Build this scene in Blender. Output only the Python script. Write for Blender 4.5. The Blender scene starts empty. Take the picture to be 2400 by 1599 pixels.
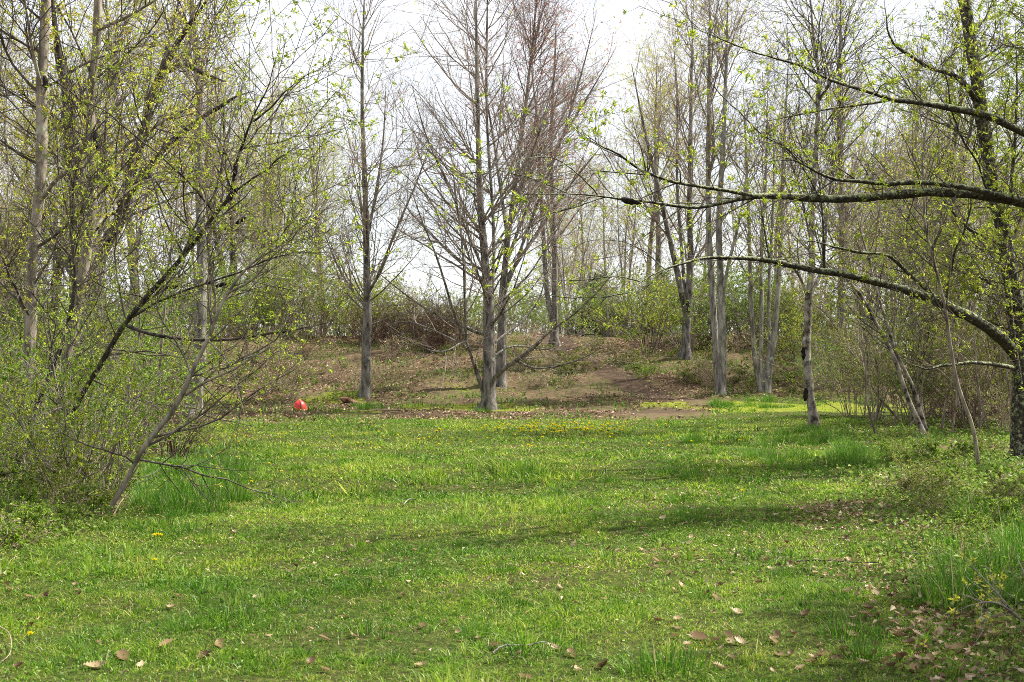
import bpy, math, random
import numpy as np

# ------------------------------------------------------------------ camera, sky, sun, exposure
sc = bpy.context.scene
COL = sc.collection
F, CX, HZ, EYE = 3333.3, 1200.0, 816.0, 1.5        # photo pixels (2400 wide), eye height in metres
cam = bpy.data.cameras.new('camera'); cam_o = bpy.data.objects.new('camera', cam); COL.objects.link(cam_o)
cam.lens = 50; cam.sensor_width = 36; cam.clip_end = 2000; cam.clip_start = 0.1
cam_o.location = (0, 0, EYE); cam_o.rotation_euler = (math.radians(90), 0, 0)
cam.shift_y = (HZ - 799.5) / 2400
cam.dof.use_dof = True; cam.dof.focus_distance = 15.5; cam.dof.aperture_fstop = 8
sc.camera = cam_o

SUN_EL, SUN_AZ = math.radians(52), math.radians(69)      # azimuth from +Y (view direction) towards +X
sd = bpy.data.lights.new('sun', 'SUN'); so = bpy.data.objects.new('sun', sd); COL.objects.link(so)
sd.energy = 5.0; sd.angle = math.radians(0.6); sd.color = (1.0, 0.95, 0.86)
so.rotation_euler = (math.pi/2 - SUN_EL, 0, math.pi - SUN_AZ)
so.location = (20, 20, 40)

world = bpy.data.worlds.new('World'); sc.world = world; world.use_nodes = True
nt = world.node_tree; N = nt.nodes; LK = nt.links
bg = N['Background']; bg.inputs['Strength'].default_value = 0.1
sky = N.new('ShaderNodeTexSky'); sky.sky_type = 'NISHITA'; sky.sun_disc = False
sky.sun_elevation = SUN_EL; sky.sun_rotation = SUN_AZ
tc = N.new('ShaderNodeTexCoord'); mp = N.new('ShaderNodeMapping'); mp.inputs['Scale'].default_value = (1.2, 1.2, 3.5)
nz = N.new('ShaderNodeTexNoise'); nz.inputs['Scale'].default_value = 2.2; nz.inputs['Detail'].default_value = 7; nz.inputs['Roughness'].default_value = 0.6
rp = N.new('ShaderNodeMapRange'); rp.inputs[1].default_value = 0.32; rp.inputs[2].default_value = 0.62; rp.inputs[3].default_value = 0.62; rp.inputs[4].default_value = 1.0
mx = N.new('ShaderNodeMix'); mx.data_type = 'RGBA'
LK.new(tc.outputs['Generated'], mp.inputs['Vector']); LK.new(mp.outputs[0], nz.inputs['Vector'])
LK.new(nz.outputs['Fac'], rp.inputs[0]); LK.new(rp.outputs[0], mx.inputs[0])
LK.new(sky.outputs[0], mx.inputs[6]); mx.inputs[7].default_value = (4.9, 5.0, 5.2, 1)
LK.new(mx.outputs[2], bg.inputs['Color'])

sc.view_settings.view_transform = 'Standard'; sc.view_settings.look = 'None'
sc.view_settings.exposure = 1.3; sc.view_settings.gamma = 1.0
sc.render.engine = 'CYCLES'
try:
    sc.cycles.max_bounces = 5; sc.cycles.diffuse_bounces = 3; sc.cycles.transmission_bounces = 3; sc.cycles.glossy_bounces = 1
    sc.cycles.use_denoising = False
    sc.cycles.sample_clamp_indirect = 4; sc.cycles.filter_width = 0.9
except Exception:
    pass

# ------------------------------------------------------------------ helpers
def U(px, py, d):
    return np.array([(px - CX) / F * d, d, EYE + (HZ - py) / F * d])
def sstep(a, b, x):
    t = np.clip((x - a) / (b - a), 0, 1); return t * t * (3 - 2 * t)
_lat = np.random.default_rng(5).random((256, 256))
def vnoise(x, y):
    x = np.asarray(x, float); y = np.asarray(y, float)
    xi = np.floor(x).astype(int); yi = np.floor(y).astype(int); fx = x - xi; fy = y - yi
    fx = fx * fx * (3 - 2 * fx); fy = fy * fy * (3 - 2 * fy)
    g = lambda a, b: _lat[a & 255, b & 255]
    return (g(xi, yi) * (1 - fx) + g(xi + 1, yi) * fx) * (1 - fy) + (g(xi, yi + 1) * (1 - fx) + g(xi + 1, yi + 1) * fx) * fy
def fbm(x, y, o=4):
    s = 0; a = 0.5; t = 0
    for i in range(o):
        s = s + a * vnoise(x * 2 ** i + 17.3 * i, y * 2 ** i + 9.1 * i); t += a; a *= 0.5
    return s / t
def nrm(v): return v / np.maximum(np.linalg.norm(v, axis=-1, keepdims=True), 1e-9)

def tag(o, label=None, cat=None, group=None, kind=None):
    if label: o['label'] = label
    if cat: o['category'] = cat
    if group: o['group'] = group
    if kind: o['kind'] = kind
    return o
def empty(name, loc, label=None, cat=None, group=None):
    o = bpy.data.objects.new(name, None); COL.objects.link(o); o.location = loc
    o.empty_display_size = 0.2
    return tag(o, label, cat, group)
def copy_tree(o, parent=None):
    c = o.copy(); COL.objects.link(c)
    if parent: c.parent = parent
    for ch in list(o.children): copy_tree(ch, c)
    return c

class MB:
    """collects quads, triangles and polygons, links them as ONE mesh object"""
    def __init__(s): s.v = []; s.f = []; s.lt = []; s.m = []; s.r = []; s.n = 0
    def add(s, V, Fc, mat=0, rnd=None):
        V = np.asarray(V, float).reshape(-1, 3); Fc = np.asarray(Fc, int)
        if len(V) == 0: return
        s.v.append(V); s.f.append((Fc + s.n).ravel()); s.lt.append(np.full(len(Fc), Fc.shape[1], int))
        s.m.append(np.full(len(Fc), mat, int) if np.isscalar(mat) else np.asarray(mat, int))
        s.r.append(np.zeros(len(V)) if rnd is None else np.asarray(rnd, float).ravel()); s.n += len(V)
    def build(s, name, mats, parent=None, origin=(0, 0, 0), flat=False):
        me = bpy.data.meshes.new(name)
        V = np.concatenate(s.v) - np.asarray(origin, float); L = np.concatenate(s.f); lt = np.concatenate(s.lt); M = np.concatenate(s.m)
        me.vertices.add(len(V)); me.vertices.foreach_set('co', V.astype(np.float32).ravel())
        me.loops.add(len(L)); me.loops.foreach_set('vertex_index', L.astype(np.int32))
        me.polygons.add(len(lt)); st = np.concatenate([[0], np.cumsum(lt)[:-1]])
        me.polygons.foreach_set('loop_start', st.astype(np.int32))
        me.polygons.foreach_set('material_index', M.astype(np.int32))
        a = me.attributes.new('rnd', 'FLOAT', 'POINT'); a.data.foreach_set('value', np.concatenate(s.r).astype(np.float32))
        if flat: me.polygons.foreach_set('use_smooth', np.zeros(len(lt), bool))
        me.update(calc_edges=True)
        for m in mats: me.materials.append(m)
        o = bpy.data.objects.new(name, me); COL.objects.link(o)
        if parent: o.parent = parent
        else: o.location = origin
        return o
    def tube(s, P, R, S, mat=0, rnd=None, jit=0.0, rng=None, flare=None, cap=True):
        P = np.asarray(P, float); R = np.asarray(R, float)
        n, K, _ = P.shape
        if n == 0: return
        T = nrm(np.gradient(P, axis=1)); T0 = nrm(P[:, -1] - P[:, 0])
        ref = np.where(np.abs(T0[:, 2:3]) > 0.75, np.array([[1.0, 0.13, 0]]), np.array([[0, 0.12, 1.0]]))
        A = nrm(np.cross(T, ref[:, None, :])); B = np.cross(T, A)
        th = np.arange(S) * 2 * math.pi / S
        rr = np.repeat(R[:, :, None], S, 2)
        if jit and rng is not None:
            j = rng.normal(0, 1, (n, K, S)); j = (j + np.roll(j, 1, 2) + np.roll(j, 1, 1)) / 1.7
            rr = rr * (1 + jit * j)
        if flare is not None:
            hgt = np.concatenate([np.zeros((n, 1)), np.cumsum(np.linalg.norm(np.diff(P, axis=1), axis=2), 1)], 1)
            fl = np.exp(-hgt / flare[0])[:, :, None] * flare[1]
            rr = rr * (1 + fl * (0.75 + 0.5 * np.cos(5 * th + 0.7)[None, None] + 0.3 * np.cos(3 * th + 2)[None, None]))
        V = P[:, :, None, :] + rr[..., None] * (np.cos(th)[None, None, :, None] * A[:, :, None] + np.sin(th)[None, None, :, None] * B[:, :, None])
        i = np.arange(n)[:, None, None] * K * S; k = np.arange(K - 1)[None, :, None] * S; a = np.arange(S)[None, None, :]; b = (a + 1) % S
        Q = np.stack([i + k + a, i + k + b, i + k + S + b, i + k + S + a], -1).reshape(-1, 4)
        rv = None if rnd is None else np.repeat(rnd, K * S)
        s.add(V, Q, mat, rv)
    def leaves(s, C, D, Ln, Wd, rng, mat=1, fold=0.25):
        """rhombic leaves: base C, direction D, length, width; two triangles folded on the midrib"""
        n = len(C)
        if n == 0: return
        D = nrm(D); Sd = nrm(np.cross(D, nrm(rng.normal(0, 1, (n, 3))))); Up = np.cross(Sd, D)
        Ln = np.broadcast_to(Ln, (n,))[:, None]; Wd = np.broadcast_to(Wd, (n,))[:, None]
        m = C + D * Ln * 0.45
        V = np.stack([C, m + Sd * Wd / 2 + Up * Wd * fold, C + D * Ln - Up * Ln * 0.12, m - Sd * Wd / 2 + Up * Wd * fold], 1)
        i = np.arange(n)[:, None] * 4
        s.add(V, np.concatenate([i + [0, 1, 2], i + [0, 2, 3]]), mat, np.repeat(rng.random(n), 4))

def smooth(pts, K):
    p = np.asarray(pts, float)
    for _ in range(3):
        q = 0.75 * p[:-1] + 0.25 * p[1:]; r = 0.25 * p[:-1] + 0.75 * p[1:]
        p = np.concatenate([p[:1], np.stack([q, r], 1).reshape(-1, p.shape[1]), p[-1:]])
    s = np.concatenate([[0], np.cumsum(np.linalg.norm(np.diff(p[:, :3], axis=0), axis=1))])
    t = np.linspace(0, s[-1], K)
    return np.stack([np.interp(t, s, p[:, c]) for c in range(p.shape[1])], 1)
def traced(pts, K=26, rng=None, wob=0.0):
    """[(px, py, distance, width px)] -> (K,3), (K,) a limb with its own distance and thickness"""
    a = np.array([list(U(x, y, d)) + [w * d / F / 2] for x, y, d, w in pts])
    a = smooth(a, K)
    if rng is not None and wob:
        j = rng.normal(0, 1, (K, 3)); j = (j + np.roll(j, 1, 0) + np.roll(j, 2, 0)) / 1.7
        j[0] = 0; a[:, :3] += j * wob * np.linspace(0.3, 1, K)[:, None]
    t = np.linspace(0, 1, K); a[:, 3] *= np.where(t > 0.8, 1 - (t - 0.8) / 0.2 * 0.7, 1)
    return a[:, :3], a[:, 3]

def grow(P, R, n, rng, t=(0.2, 0.97), L=(0.5, 1.0), ang=(30, 50), K=5, up=0.1, wig=0.12, rr=0.6, rmin=0.003, rmax=1.0, short=0.5, bias=None):
    """n side branches from the parents P (m,k,3): start, first direction, curve towards the light"""
    m, k, _ = P.shape
    ln = np.linalg.norm(np.diff(P, axis=1), axis=2).sum(1)
    pi = rng.choice(m, n, p=ln / ln.sum())
    tt = rng.uniform(t[0], t[1], n) ** 0.9
    x = tt * (k - 1); i0 = np.minimum(x.astype(int), k - 2); fr = (x - i0)[:, None]
    A = P[pi, i0]; B = P[pi, i0 + 1]
    st = A * (1 - fr) + B * fr; T = nrm(B - A)
    r0 = R[pi, i0] * (1 - fr[:, 0]) + R[pi, i0 + 1] * fr[:, 0]
    v = rng.normal(0, 1, (n, 3))
    if bias is not None: v = v + np.asarray(bias)
    pr = nrm(v - (v * T).sum(1, keepdims=True) * T)
    a = np.radians(rng.uniform(ang[0], ang[1], n))[:, None]
    D = nrm(np.cos(a) * T + np.sin(a) * pr)
    Ls = rng.uniform(L[0], L[1], n) * (1 - short * tt)
    step = (Ls / (K - 1))[:, None]
    out = np.empty((n, K, 3)); out[:, 0] = st
    for q in range(1, K):
        out[:, q] = out[:, q - 1] + D * step
        D = nrm(D + np.array([0, 0, up]) + rng.normal(0, wig, (n, 3)))
    rs = np.clip(np.minimum(r0 * rr, Ls * 0.0065 + rmin), rmin, rmax)
    taper = np.linspace(1, 0, K)[None] ** 0.8
    Ro = rmin * 0.7 + (rs[:, None] - rmin * 0.7) * taper
    return out, Ro
def foliage(mb, P, rng, n, size, per=4, t=(0.3, 1.0), spread=0.8, wid=0.36, mat=1, droop=0.0):
    m, k, _ = P.shape
    pi = rng.integers(0, m, n); x = rng.uniform(t[0], t[1], n) * (k - 1); i0 = np.minimum(x.astype(int), k - 2); fr = (x - i0)[:, None]
    C = P[pi, i0] * (1 - fr) + P[pi, i0 + 1] * fr; T = nrm(P[pi, i0 + 1] - P[pi, i0])
    C = np.repeat(C, per, 0); T = np.repeat(T, per, 0)
    D = nrm(T * 0.7 + rng.normal(0, spread, C.shape) + np.array([0, 0, 0.15 - droop]))
    Ln = np.repeat(rng.uniform(0.6, 1.25, n), per) * rng.uniform(0.6, 1.2, n * per) * size
    mb.leaves(C + rng.normal(0, size * 0.15, C.shape), D, Ln, Ln * wid, rng, mat)

# ------------------------------------------------------------------ materials (procedural)
def mat(name, rough=0.8):
    m = bpy.data.materials.new(name); m.use_nodes = True
    return m, m.node_tree.nodes, m.node_tree.links, m.node_tree.nodes['Principled BSDF']
def ramp(Nn, stops):
    r = Nn.new('ShaderNodeValToRGB'); e = r.color_ramp.elements
    while len(e) < len(stops): e.new(0.5)
    for q, (p, c) in zip(e, stops): q.position = p; q.color = (*c, 1)
    return r
def noise(Nn, Lk, scale, detail=5, rough=0.6, vec=None, scl=None):
    z = Nn.new('ShaderNodeTexNoise'); z.inputs['Scale'].default_value = scale; z.inputs['Detail'].default_value = detail; z.inputs['Roughness'].default_value = rough
    if vec is not None:
        if scl:
            mpn = Nn.new('ShaderNodeMapping'); mpn.inputs['Scale'].default_value = scl; Lk.new(vec, mpn.inputs['Vector']); vec = mpn.outputs[0]
        Lk.new(vec, z.inputs['Vector'])
    return z
def bark(name, dark, light, lich=(0.3, 0.33, 0.24), lich_amt=0.5, scale=9, bump=0.6, stretch=0.25):
    m, Nn, Lk, b = mat(name); t = Nn.new('ShaderNodeTexCoord'); v = t.outputs['Object']
    n1 = noise(Nn, Lk, scale, 8, 0.68, v, (1, 1, stretch)); r1 = ramp(Nn, [(0.40, dark), (0.60, light)]); Lk.new(n1.outputs['Fac'], r1.inputs[0])
    n2 = noise(Nn, Lk, 5.5, 6, 0.62, v, (1, 1, 0.8)); r2 = ramp(Nn, [(0.66 - 0.16 * lich_amt, (0, 0, 0)), (0.76 - 0.16 * lich_amt, (1, 1, 1))]); Lk.new(n2.outputs['Fac'], r2.inputs[0])
    x = Nn.new('ShaderNodeMix'); x.data_type = 'RGBA'; Lk.new(r2.outputs[0], x.inputs[0]); Lk.new(r1.outputs[0], x.inputs[6]); x.inputs[7].default_value = (*lich, 1)
    Lk.new(x.outputs[2], b.inputs['Base Color']); b.inputs['Roughness'].default_value = 0.9; b.inputs['Specular IOR Level'].default_value = 0.2
    bp = Nn.new('ShaderNodeBump'); bp.inputs['Strength'].default_value = bump; bp.inputs['Distance'].default_value = 0.04
    Lk.new(n1.outputs['Fac'], bp.inputs['Height']); Lk.new(bp.outputs[0], b.inputs['Normal'])
    return m
def leafmat(name, stops, trans=0.5, patch=None):
    """diffuse + translucent thin leaf, colour from the per-leaf attribute"""
    m, Nn, Lk, b = mat(name); Nn.remove(b); out = Nn['Material Output']
    a = Nn.new('ShaderNodeAttribute'); a.attribute_name = 'rnd'
    r = ramp(Nn, stops); Lk.new(a.outputs['Fac'], r.inputs[0]); c = r.outputs[0]
    if patch:
        g = Nn.new('ShaderNodeNewGeometry'); z = noise(Nn, Lk, patch[0], 4, 0.6, g.outputs['Position'])
        pr = ramp(Nn, [(0.38, patch[1]), (0.62, patch[2])]); Lk.new(z.outputs['Fac'], pr.inputs[0])
        x = Nn.new('ShaderNodeMix'); x.data_type = 'RGBA'; x.blend_type = 'MULTIPLY'; x.inputs[0].default_value = 1
        Lk.new(c, x.inputs[6]); Lk.new(pr.outputs[0], x.inputs[7]); c = x.outputs[2]
    d = Nn.new('ShaderNodeBsdfDiffuse'); tr = Nn.new('ShaderNodeBsdfTranslucent'); mxs = Nn.new('ShaderNodeMixShader'); mxs.inputs[0].default_value = trans
    gl = Nn.new('ShaderNodeBsdfGlossy'); gl.inputs['Roughness'].default_value = 0.45; gl.inputs['Color'].default_value = (0.6, 0.65, 0.55, 1)
    m2 = Nn.new('ShaderNodeMixShader'); m2.inputs[0].default_value = 0.03
    Lk.new(c, d.inputs[0]); Lk.new(c, tr.inputs[0]); Lk.new(d.outputs[0], mxs.inputs[1]); Lk.new(tr.outputs[0], mxs.inputs[2])
    Lk.new(mxs.outputs[0], m2.inputs[1]); Lk.new(gl.outputs[0], m2.inputs[2]); Lk.new(m2.outputs[0], out.inputs['Surface'])
    return m
M = {}
M['maple'] = bark('maple_bark', (0.045, 0.040, 0.034), (0.24, 0.22, 0.195), (0.31, 0.32, 0.27), 0.35, bump=1.0)
M['pale'] = bark('pale_grey_bark', (0.09, 0.08, 0.07), (0.33, 0.31, 0.27), (0.38, 0.37, 0.33), 0.4, bump=0.9)
M['dark'] = bark('dark_bark', (0.012, 0.01, 0.008), (0.085, 0.072, 0.058), (0.15, 0.155, 0.11), 0.25, bump=1.0)
M['left'] = bark('smooth_brown_grey_bark', (0.05, 0.042, 0.032), (0.32, 0.265, 0.2), (0.34, 0.33, 0.24), 0.4, bump=0.9)
M['twig'] = bark('grey_twig', (0.17, 0.14, 0.11), (0.37, 0.315, 0.26), lich_amt=0.2, bump=0.1)
M['twigd'] = bark('dark_twig', (0.018, 0.014, 0.011), (0.085, 0.07, 0.055), (0.16, 0.155, 0.11), 0.3, bump=0.1)
M['twigt'] = bark('tan_twig', (0.13, 0.095, 0.06), (0.32, 0.25, 0.165), lich_amt=0.1, bump=0.1)
M['twigr'] = bark('reddish_twig', (0.16, 0.10, 0.08), (0.36, 0.25, 0.205), lich_amt=0.2, bump=0.1)
M['bramble'] = bark('dark_bramble_cane', (0.04, 0.024, 0.018), (0.17, 0.105, 0.08), lich_amt=0.1, bump=0.1)
M['knot'] = bark('black_knot_fungus', (0.008, 0.006, 0.005), (0.03, 0.024, 0.02), lich_amt=0, scale=30, bump=1)
def lichen_bark():
    m, Nn, Lk, b = mat('lichen_covered_bark'); t = Nn.new('ShaderNodeTexCoord'); v = t.outputs['Object']; g = Nn.new('ShaderNodeNewGeometry')
    n1 = noise(Nn, Lk, 26, 8, 0.7, v); r1 = ramp(Nn, [(0.36, (0.010, 0.009, 0.007)), (0.66, (0.085, 0.074, 0.06))]); Lk.new(n1.outputs['Fac'], r1.inputs[0])
    sx = Nn.new('ShaderNodeSeparateXYZ'); Lk.new(g.outputs['Normal'], sx.inputs[0])
    n2 = noise(Nn, Lk, 19, 8, 0.75, v); q = Nn.new('ShaderNodeMath'); q.operation = 'MULTIPLY_ADD'; Lk.new(sx.outputs['Z'], q.inputs[0]); q.inputs[1].default_value = 0.11; Lk.new(n2.outputs['Fac'], q.inputs[2])
    r2 = ramp(Nn, [(0.51, (0, 0, 0)), (0.60, (1, 1, 1))]); Lk.new(q.outputs[0], r2.inputs[0])
    x = Nn.new('ShaderNodeMix'); x.data_type = 'RGBA'; Lk.new(r2.outputs[0], x.inputs[0]); Lk.new(r1.outputs[0], x.inputs[6]); x.inputs[7].default_value = (0.27, 0.30, 0.17, 1)
    Lk.new(x.outputs[2], b.inputs['Base Color']); b.inputs['Roughness'].default_value = 0.95; b.inputs['Specular IOR Level'].default_value = 0.1
    bp = Nn.new('ShaderNodeBump'); bp.inputs['Strength'].default_value = 1; bp.inputs['Distance'].default_value = 0.02; Lk.new(n1.outputs['Fac'], bp.inputs['Height']); Lk.new(bp.outputs[0], b.inputs['Normal'])
    return m
M['moss'] = lichen_bark()
M['mottled'] = bark('peeling_mottled_bark', (0.035, 0.026, 0.02), (0.33, 0.29, 0.24), (0.44, 0.41, 0.36), 0.45, scale=7, stretch=0.8)
M['left'] = bark('smooth_brown_grey_bark', (0.10, 0.085, 0.065), (0.33, 0.28, 0.22), (0.36, 0.35, 0.26), 0.5)
M['twig'] = bark('grey_twig', (0.16, 0.13, 0.105), (0.33, 0.28, 0.23), lich_amt=0.2, bump=0.1)
M['twigd'] = bark('dark_twig', (0.045, 0.036, 0.028), (0.14, 0.12, 0.095), (0.22, 0.22, 0.16), 0.4, bump=0.1)
M['twigt'] = bark('tan_twig', (0.17, 0.13, 0.09), (0.36, 0.29, 0.2), lich_amt=0.1, bump=0.1)
M['twigr'] = bark('reddish_twig', (0.13, 0.085, 0.07), (0.27, 0.20, 0.17), lich_amt=0.2, bump=0.1)
M['l_young'] = leafmat('young_yellow_green_leaf', [(0, (0.17, 0.26, 0.02)), (0.5, (0.34, 0.44, 0.035)), (0.85, (0.5, 0.54, 0.07)), (1, (0.5, 0.40, 0.08))], 0.55)
M['l_gold'] = leafmat('golden_bud_leaf', [(0, (0.34, 0.42, 0.03)), (0.6, (0.54, 0.53, 0.06)), (0.9, (0.6, 0.5, 0.08)), (1, (0.45, 0.24, 0.05))], 0.55)
M['l_green'] = leafmat('fresh_green_leaf', [(0, (0.08, 0.17, 0.015)), (0.6, (0.19, 0.31, 0.025)), (1, (0.36, 0.46, 0.06))], 0.5)
M['l_olive'] = leafmat('olive_leaf', [(0, (0.11, 0.15, 0.025)), (0.6, (0.22, 0.27, 0.04)), (1, (0.36, 0.36, 0.09))], 0.5)
M['l_red'] = leafmat('red_maple_bud', [(0, (0.36, 0.12, 0.10)), (0.6, (0.5, 0.17, 0.14)), (1, (0.55, 0.3, 0.22))], 0.4)
M['l_pine'] = leafmat('dark_needles', [(0, (0.03, 0.05, 0.02)), (1, (0.09, 0.12, 0.045))], 0.2)
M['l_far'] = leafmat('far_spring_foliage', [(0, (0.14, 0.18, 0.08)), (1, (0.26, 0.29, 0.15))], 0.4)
M['grass'] = leafmat('lawn_grass', [(0, (0.035, 0.095, 0.010)), (0.4, (0.105, 0.225, 0.018)), (0.75, (0.25, 0.385, 0.03)), (0.93, (0.39, 0.42, 0.10)), (1, (0.46, 0.40, 0.22))], 0.5,
                     (0.8, (0.72, 0.85, 0.8), (1.25, 1.12, 0.95)))
M['tallgrass'] = leafmat('tall_grass', [(0, (0.03, 0.105, 0.006)), (0.7, (0.085, 0.215, 0.012)), (0.95, (0.19, 0.34, 0.03)), (1, (0.42, 0.36, 0.2))], 0.45)
M['cover'] = leafmat('weed_leaf', [(0, (0.07, 0.14, 0.02)), (0.6, (0.16, 0.26, 0.03)), (1, (0.28, 0.34, 0.08))], 0.45)
M['litter'] = leafmat('dry_leaf_litter', [(0, (0.09, 0.05, 0.028)), (0.5, (0.25, 0.155, 0.09)), (0.85, (0.42, 0.30, 0.2)), (1, (0.58, 0.47, 0.35))], 0.2)
M['oak'] = leafmat('dry_oak_leaf', [(0, (0.085, 0.048, 0.022)), (0.5, (0.25, 0.165, 0.085)), (1, (0.46, 0.36, 0.22))], 0.25)
M['straw'] = leafmat('dead_straw', [(0, (0.3, 0.22, 0.13)), (1, (0.5, 0.42, 0.28))], 0.2)
M['petal'] = leafmat('dandelion_yellow', [(0, (0.8, 0.66, 0.01)), (1, (0.88, 0.78, 0.03))], 0.3)

# ground: lawn, moss, bare earth and leaf litter by masks on the sheet, broken up by noise
def ground_mat():
    m, Nn, Lk, b = mat('ground_earth_and_lawn'); g = Nn.new('ShaderNodeNewGeometry'); pos = g.outputs['Position']
    def att(n):
        a = Nn.new('ShaderNodeAttribute'); a.attribute_name = n; return a.outputs['Fac']
    def mix(f, a, c):
        x = Nn.new('ShaderNodeMix'); x.data_type = 'RGBA'; Lk.new(f, x.inputs[0]); Lk.new(a, x.inputs[6]); Lk.new(c, x.inputs[7]); return x.outputs[2]
    def edge(f, amp=0.5):
        z = noise(Nn, Lk, 3.5, 7, 0.7, pos); q = Nn.new('ShaderNodeMath'); q.operation = 'MULTIPLY_ADD'; Lk.new(z.outputs['Fac'], q.inputs[0]); q.inputs[1].default_value = amp * 2; q.inputs[2].default_value = -amp
        s = Nn.new('ShaderNodeMath'); s.operation = 'ADD'; Lk.new(f, s.inputs[0]); Lk.new(q.outputs[0], s.inputs[1])
        r = Nn.new('ShaderNodeMapRange'); r.inputs[1].default_value = 0.35; r.inputs[2].default_value = 0.65; Lk.new(s.outputs[0], r.inputs[0]); return r.outputs[0]
    n1 = noise(Nn, Lk, 7, 9, 0.75, pos); lit = ramp(Nn, [(0.3, (0.035, 0.022, 0.014)), (0.46, (0.095, 0.066, 0.038)), (0.6, (0.15, 0.10, 0.065)), (0.76, (0.25, 0.18, 0.125))]); Lk.new(n1.outputs['Fac'], lit.inputs[0])
    n2 = noise(Nn, Lk, 16, 9, 0.8, pos); lw = ramp(Nn, [(0.32, (0.015, 0.014, 0.007)), (0.45, (0.035, 0.04, 0.010)), (0.56, (0.075, 0.085, 0.018)), (0.68, (0.14, 0.13, 0.045)), (0.76, (0.2, 0.16, 0.09))]); Lk.new(n2.outputs['Fac'], lw.inputs[0])
    n3 = noise(Nn, Lk, 6, 8, 0.7, pos); ea = ramp(Nn, [(0.3, (0.03, 0.02, 0.013)), (0.7, (0.11, 0.076, 0.05))]); Lk.new(n3.outputs['Fac'], ea.inputs[0])
    n4 = noise(Nn, Lk, 8, 8, 0.7, pos); mo = ramp(Nn, [(0.3, (0.09, 0.11, 0.012)), (0.6, (0.18, 0.205, 0.02)), (0.8, (0.26, 0.2, 0.05))]); Lk.new(n4.outputs['Fac'], mo.inputs[0])
    n5 = noise(Nn, Lk, 0.55, 6, 0.65, pos); n6 = noise(Nn, Lk, 9, 6, 0.7, pos); ol = ramp(Nn, [(0.3, (0.03, 0.033, 0.012)), (0.7, (0.12, 0.125, 0.035))]); Lk.new(n6.outputs['Fac'], ol.inputs[0])
    f5 = ramp(Nn, [(0.42, (0, 0, 0)), (0.64, (0.65, 0.65, 0.65))]); Lk.new(n5.outputs['Fac'], f5.inputs[0])
    c = mix(edge(att('lawn')), mix(f5.outputs[0], lit.outputs[0], ol.outputs[0]), lw.outputs[0]); c = mix(edge(att('moss')), c, mo.outputs[0]); c = mix(edge(att('bare')), c, ea.outputs[0])
    Lk.new(c, b.inputs['Base Color']); b.inputs['Roughness'].default_value = 1; b.inputs['Specular IOR Level'].default_value = 0.1
    bp = Nn.new('ShaderNodeBump'); bp.inputs['Strength'].default_value = 0.9; bp.inputs['Distance'].default_value = 0.04; Lk.new(n1.outputs['Fac'], bp.inputs['Height']); Lk.new(bp.outputs[0], b.inputs['Normal'])
    return m
M['ground'] = ground_mat()

# ------------------------------------------------------------------ terrain
def Z(x, y):
    x = np.asarray(x, float); y = np.asarray(y, float)
    side = 1 - sstep(8.0, 13.5, x - 0.05 * (y - 42))
    w = (fbm(x * 0.13 + 3, y * 0.13, 3) - 0.5) * 4
    berm = 1.85 * sstep(34.5, 49, y + w * 0.6) * side * (1 - 0.75 * sstep(58, 90, y))
    rough = (fbm(x * 0.5, y * 0.5, 3) - 0.5) * 0.12 * sstep(5, 9, y) + (fbm(x * 2.1 + 7, y * 2.1, 2) - 0.5) * 0.05
    return berm + rough * (1 + 2.5 * sstep(34, 40, y) * (1 - sstep(60, 80, y)))
def seg(x, y, pts, w):
    d = np.full(np.shape(x), 1e9)
    for (ax, ay), (bx, by) in zip(pts[:-1], pts[1:]):
        t = np.clip(((x - ax) * (bx - ax) + (y - ay) * (by - ay)) / ((bx - ax) ** 2 + (by - ay) ** 2), 0, 1)
        d = np.minimum(d, np.hypot(x - ax - t * (bx - ax), y - ay - t * (by - ay)))
    return 1 - sstep(w * 0.4, w, d)
def blob(x, y, cx, cy, rx, ry): return 1 - sstep(0.5, 1.0, np.hypot((x - cx) / rx, (y - cy) / ry))
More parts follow.
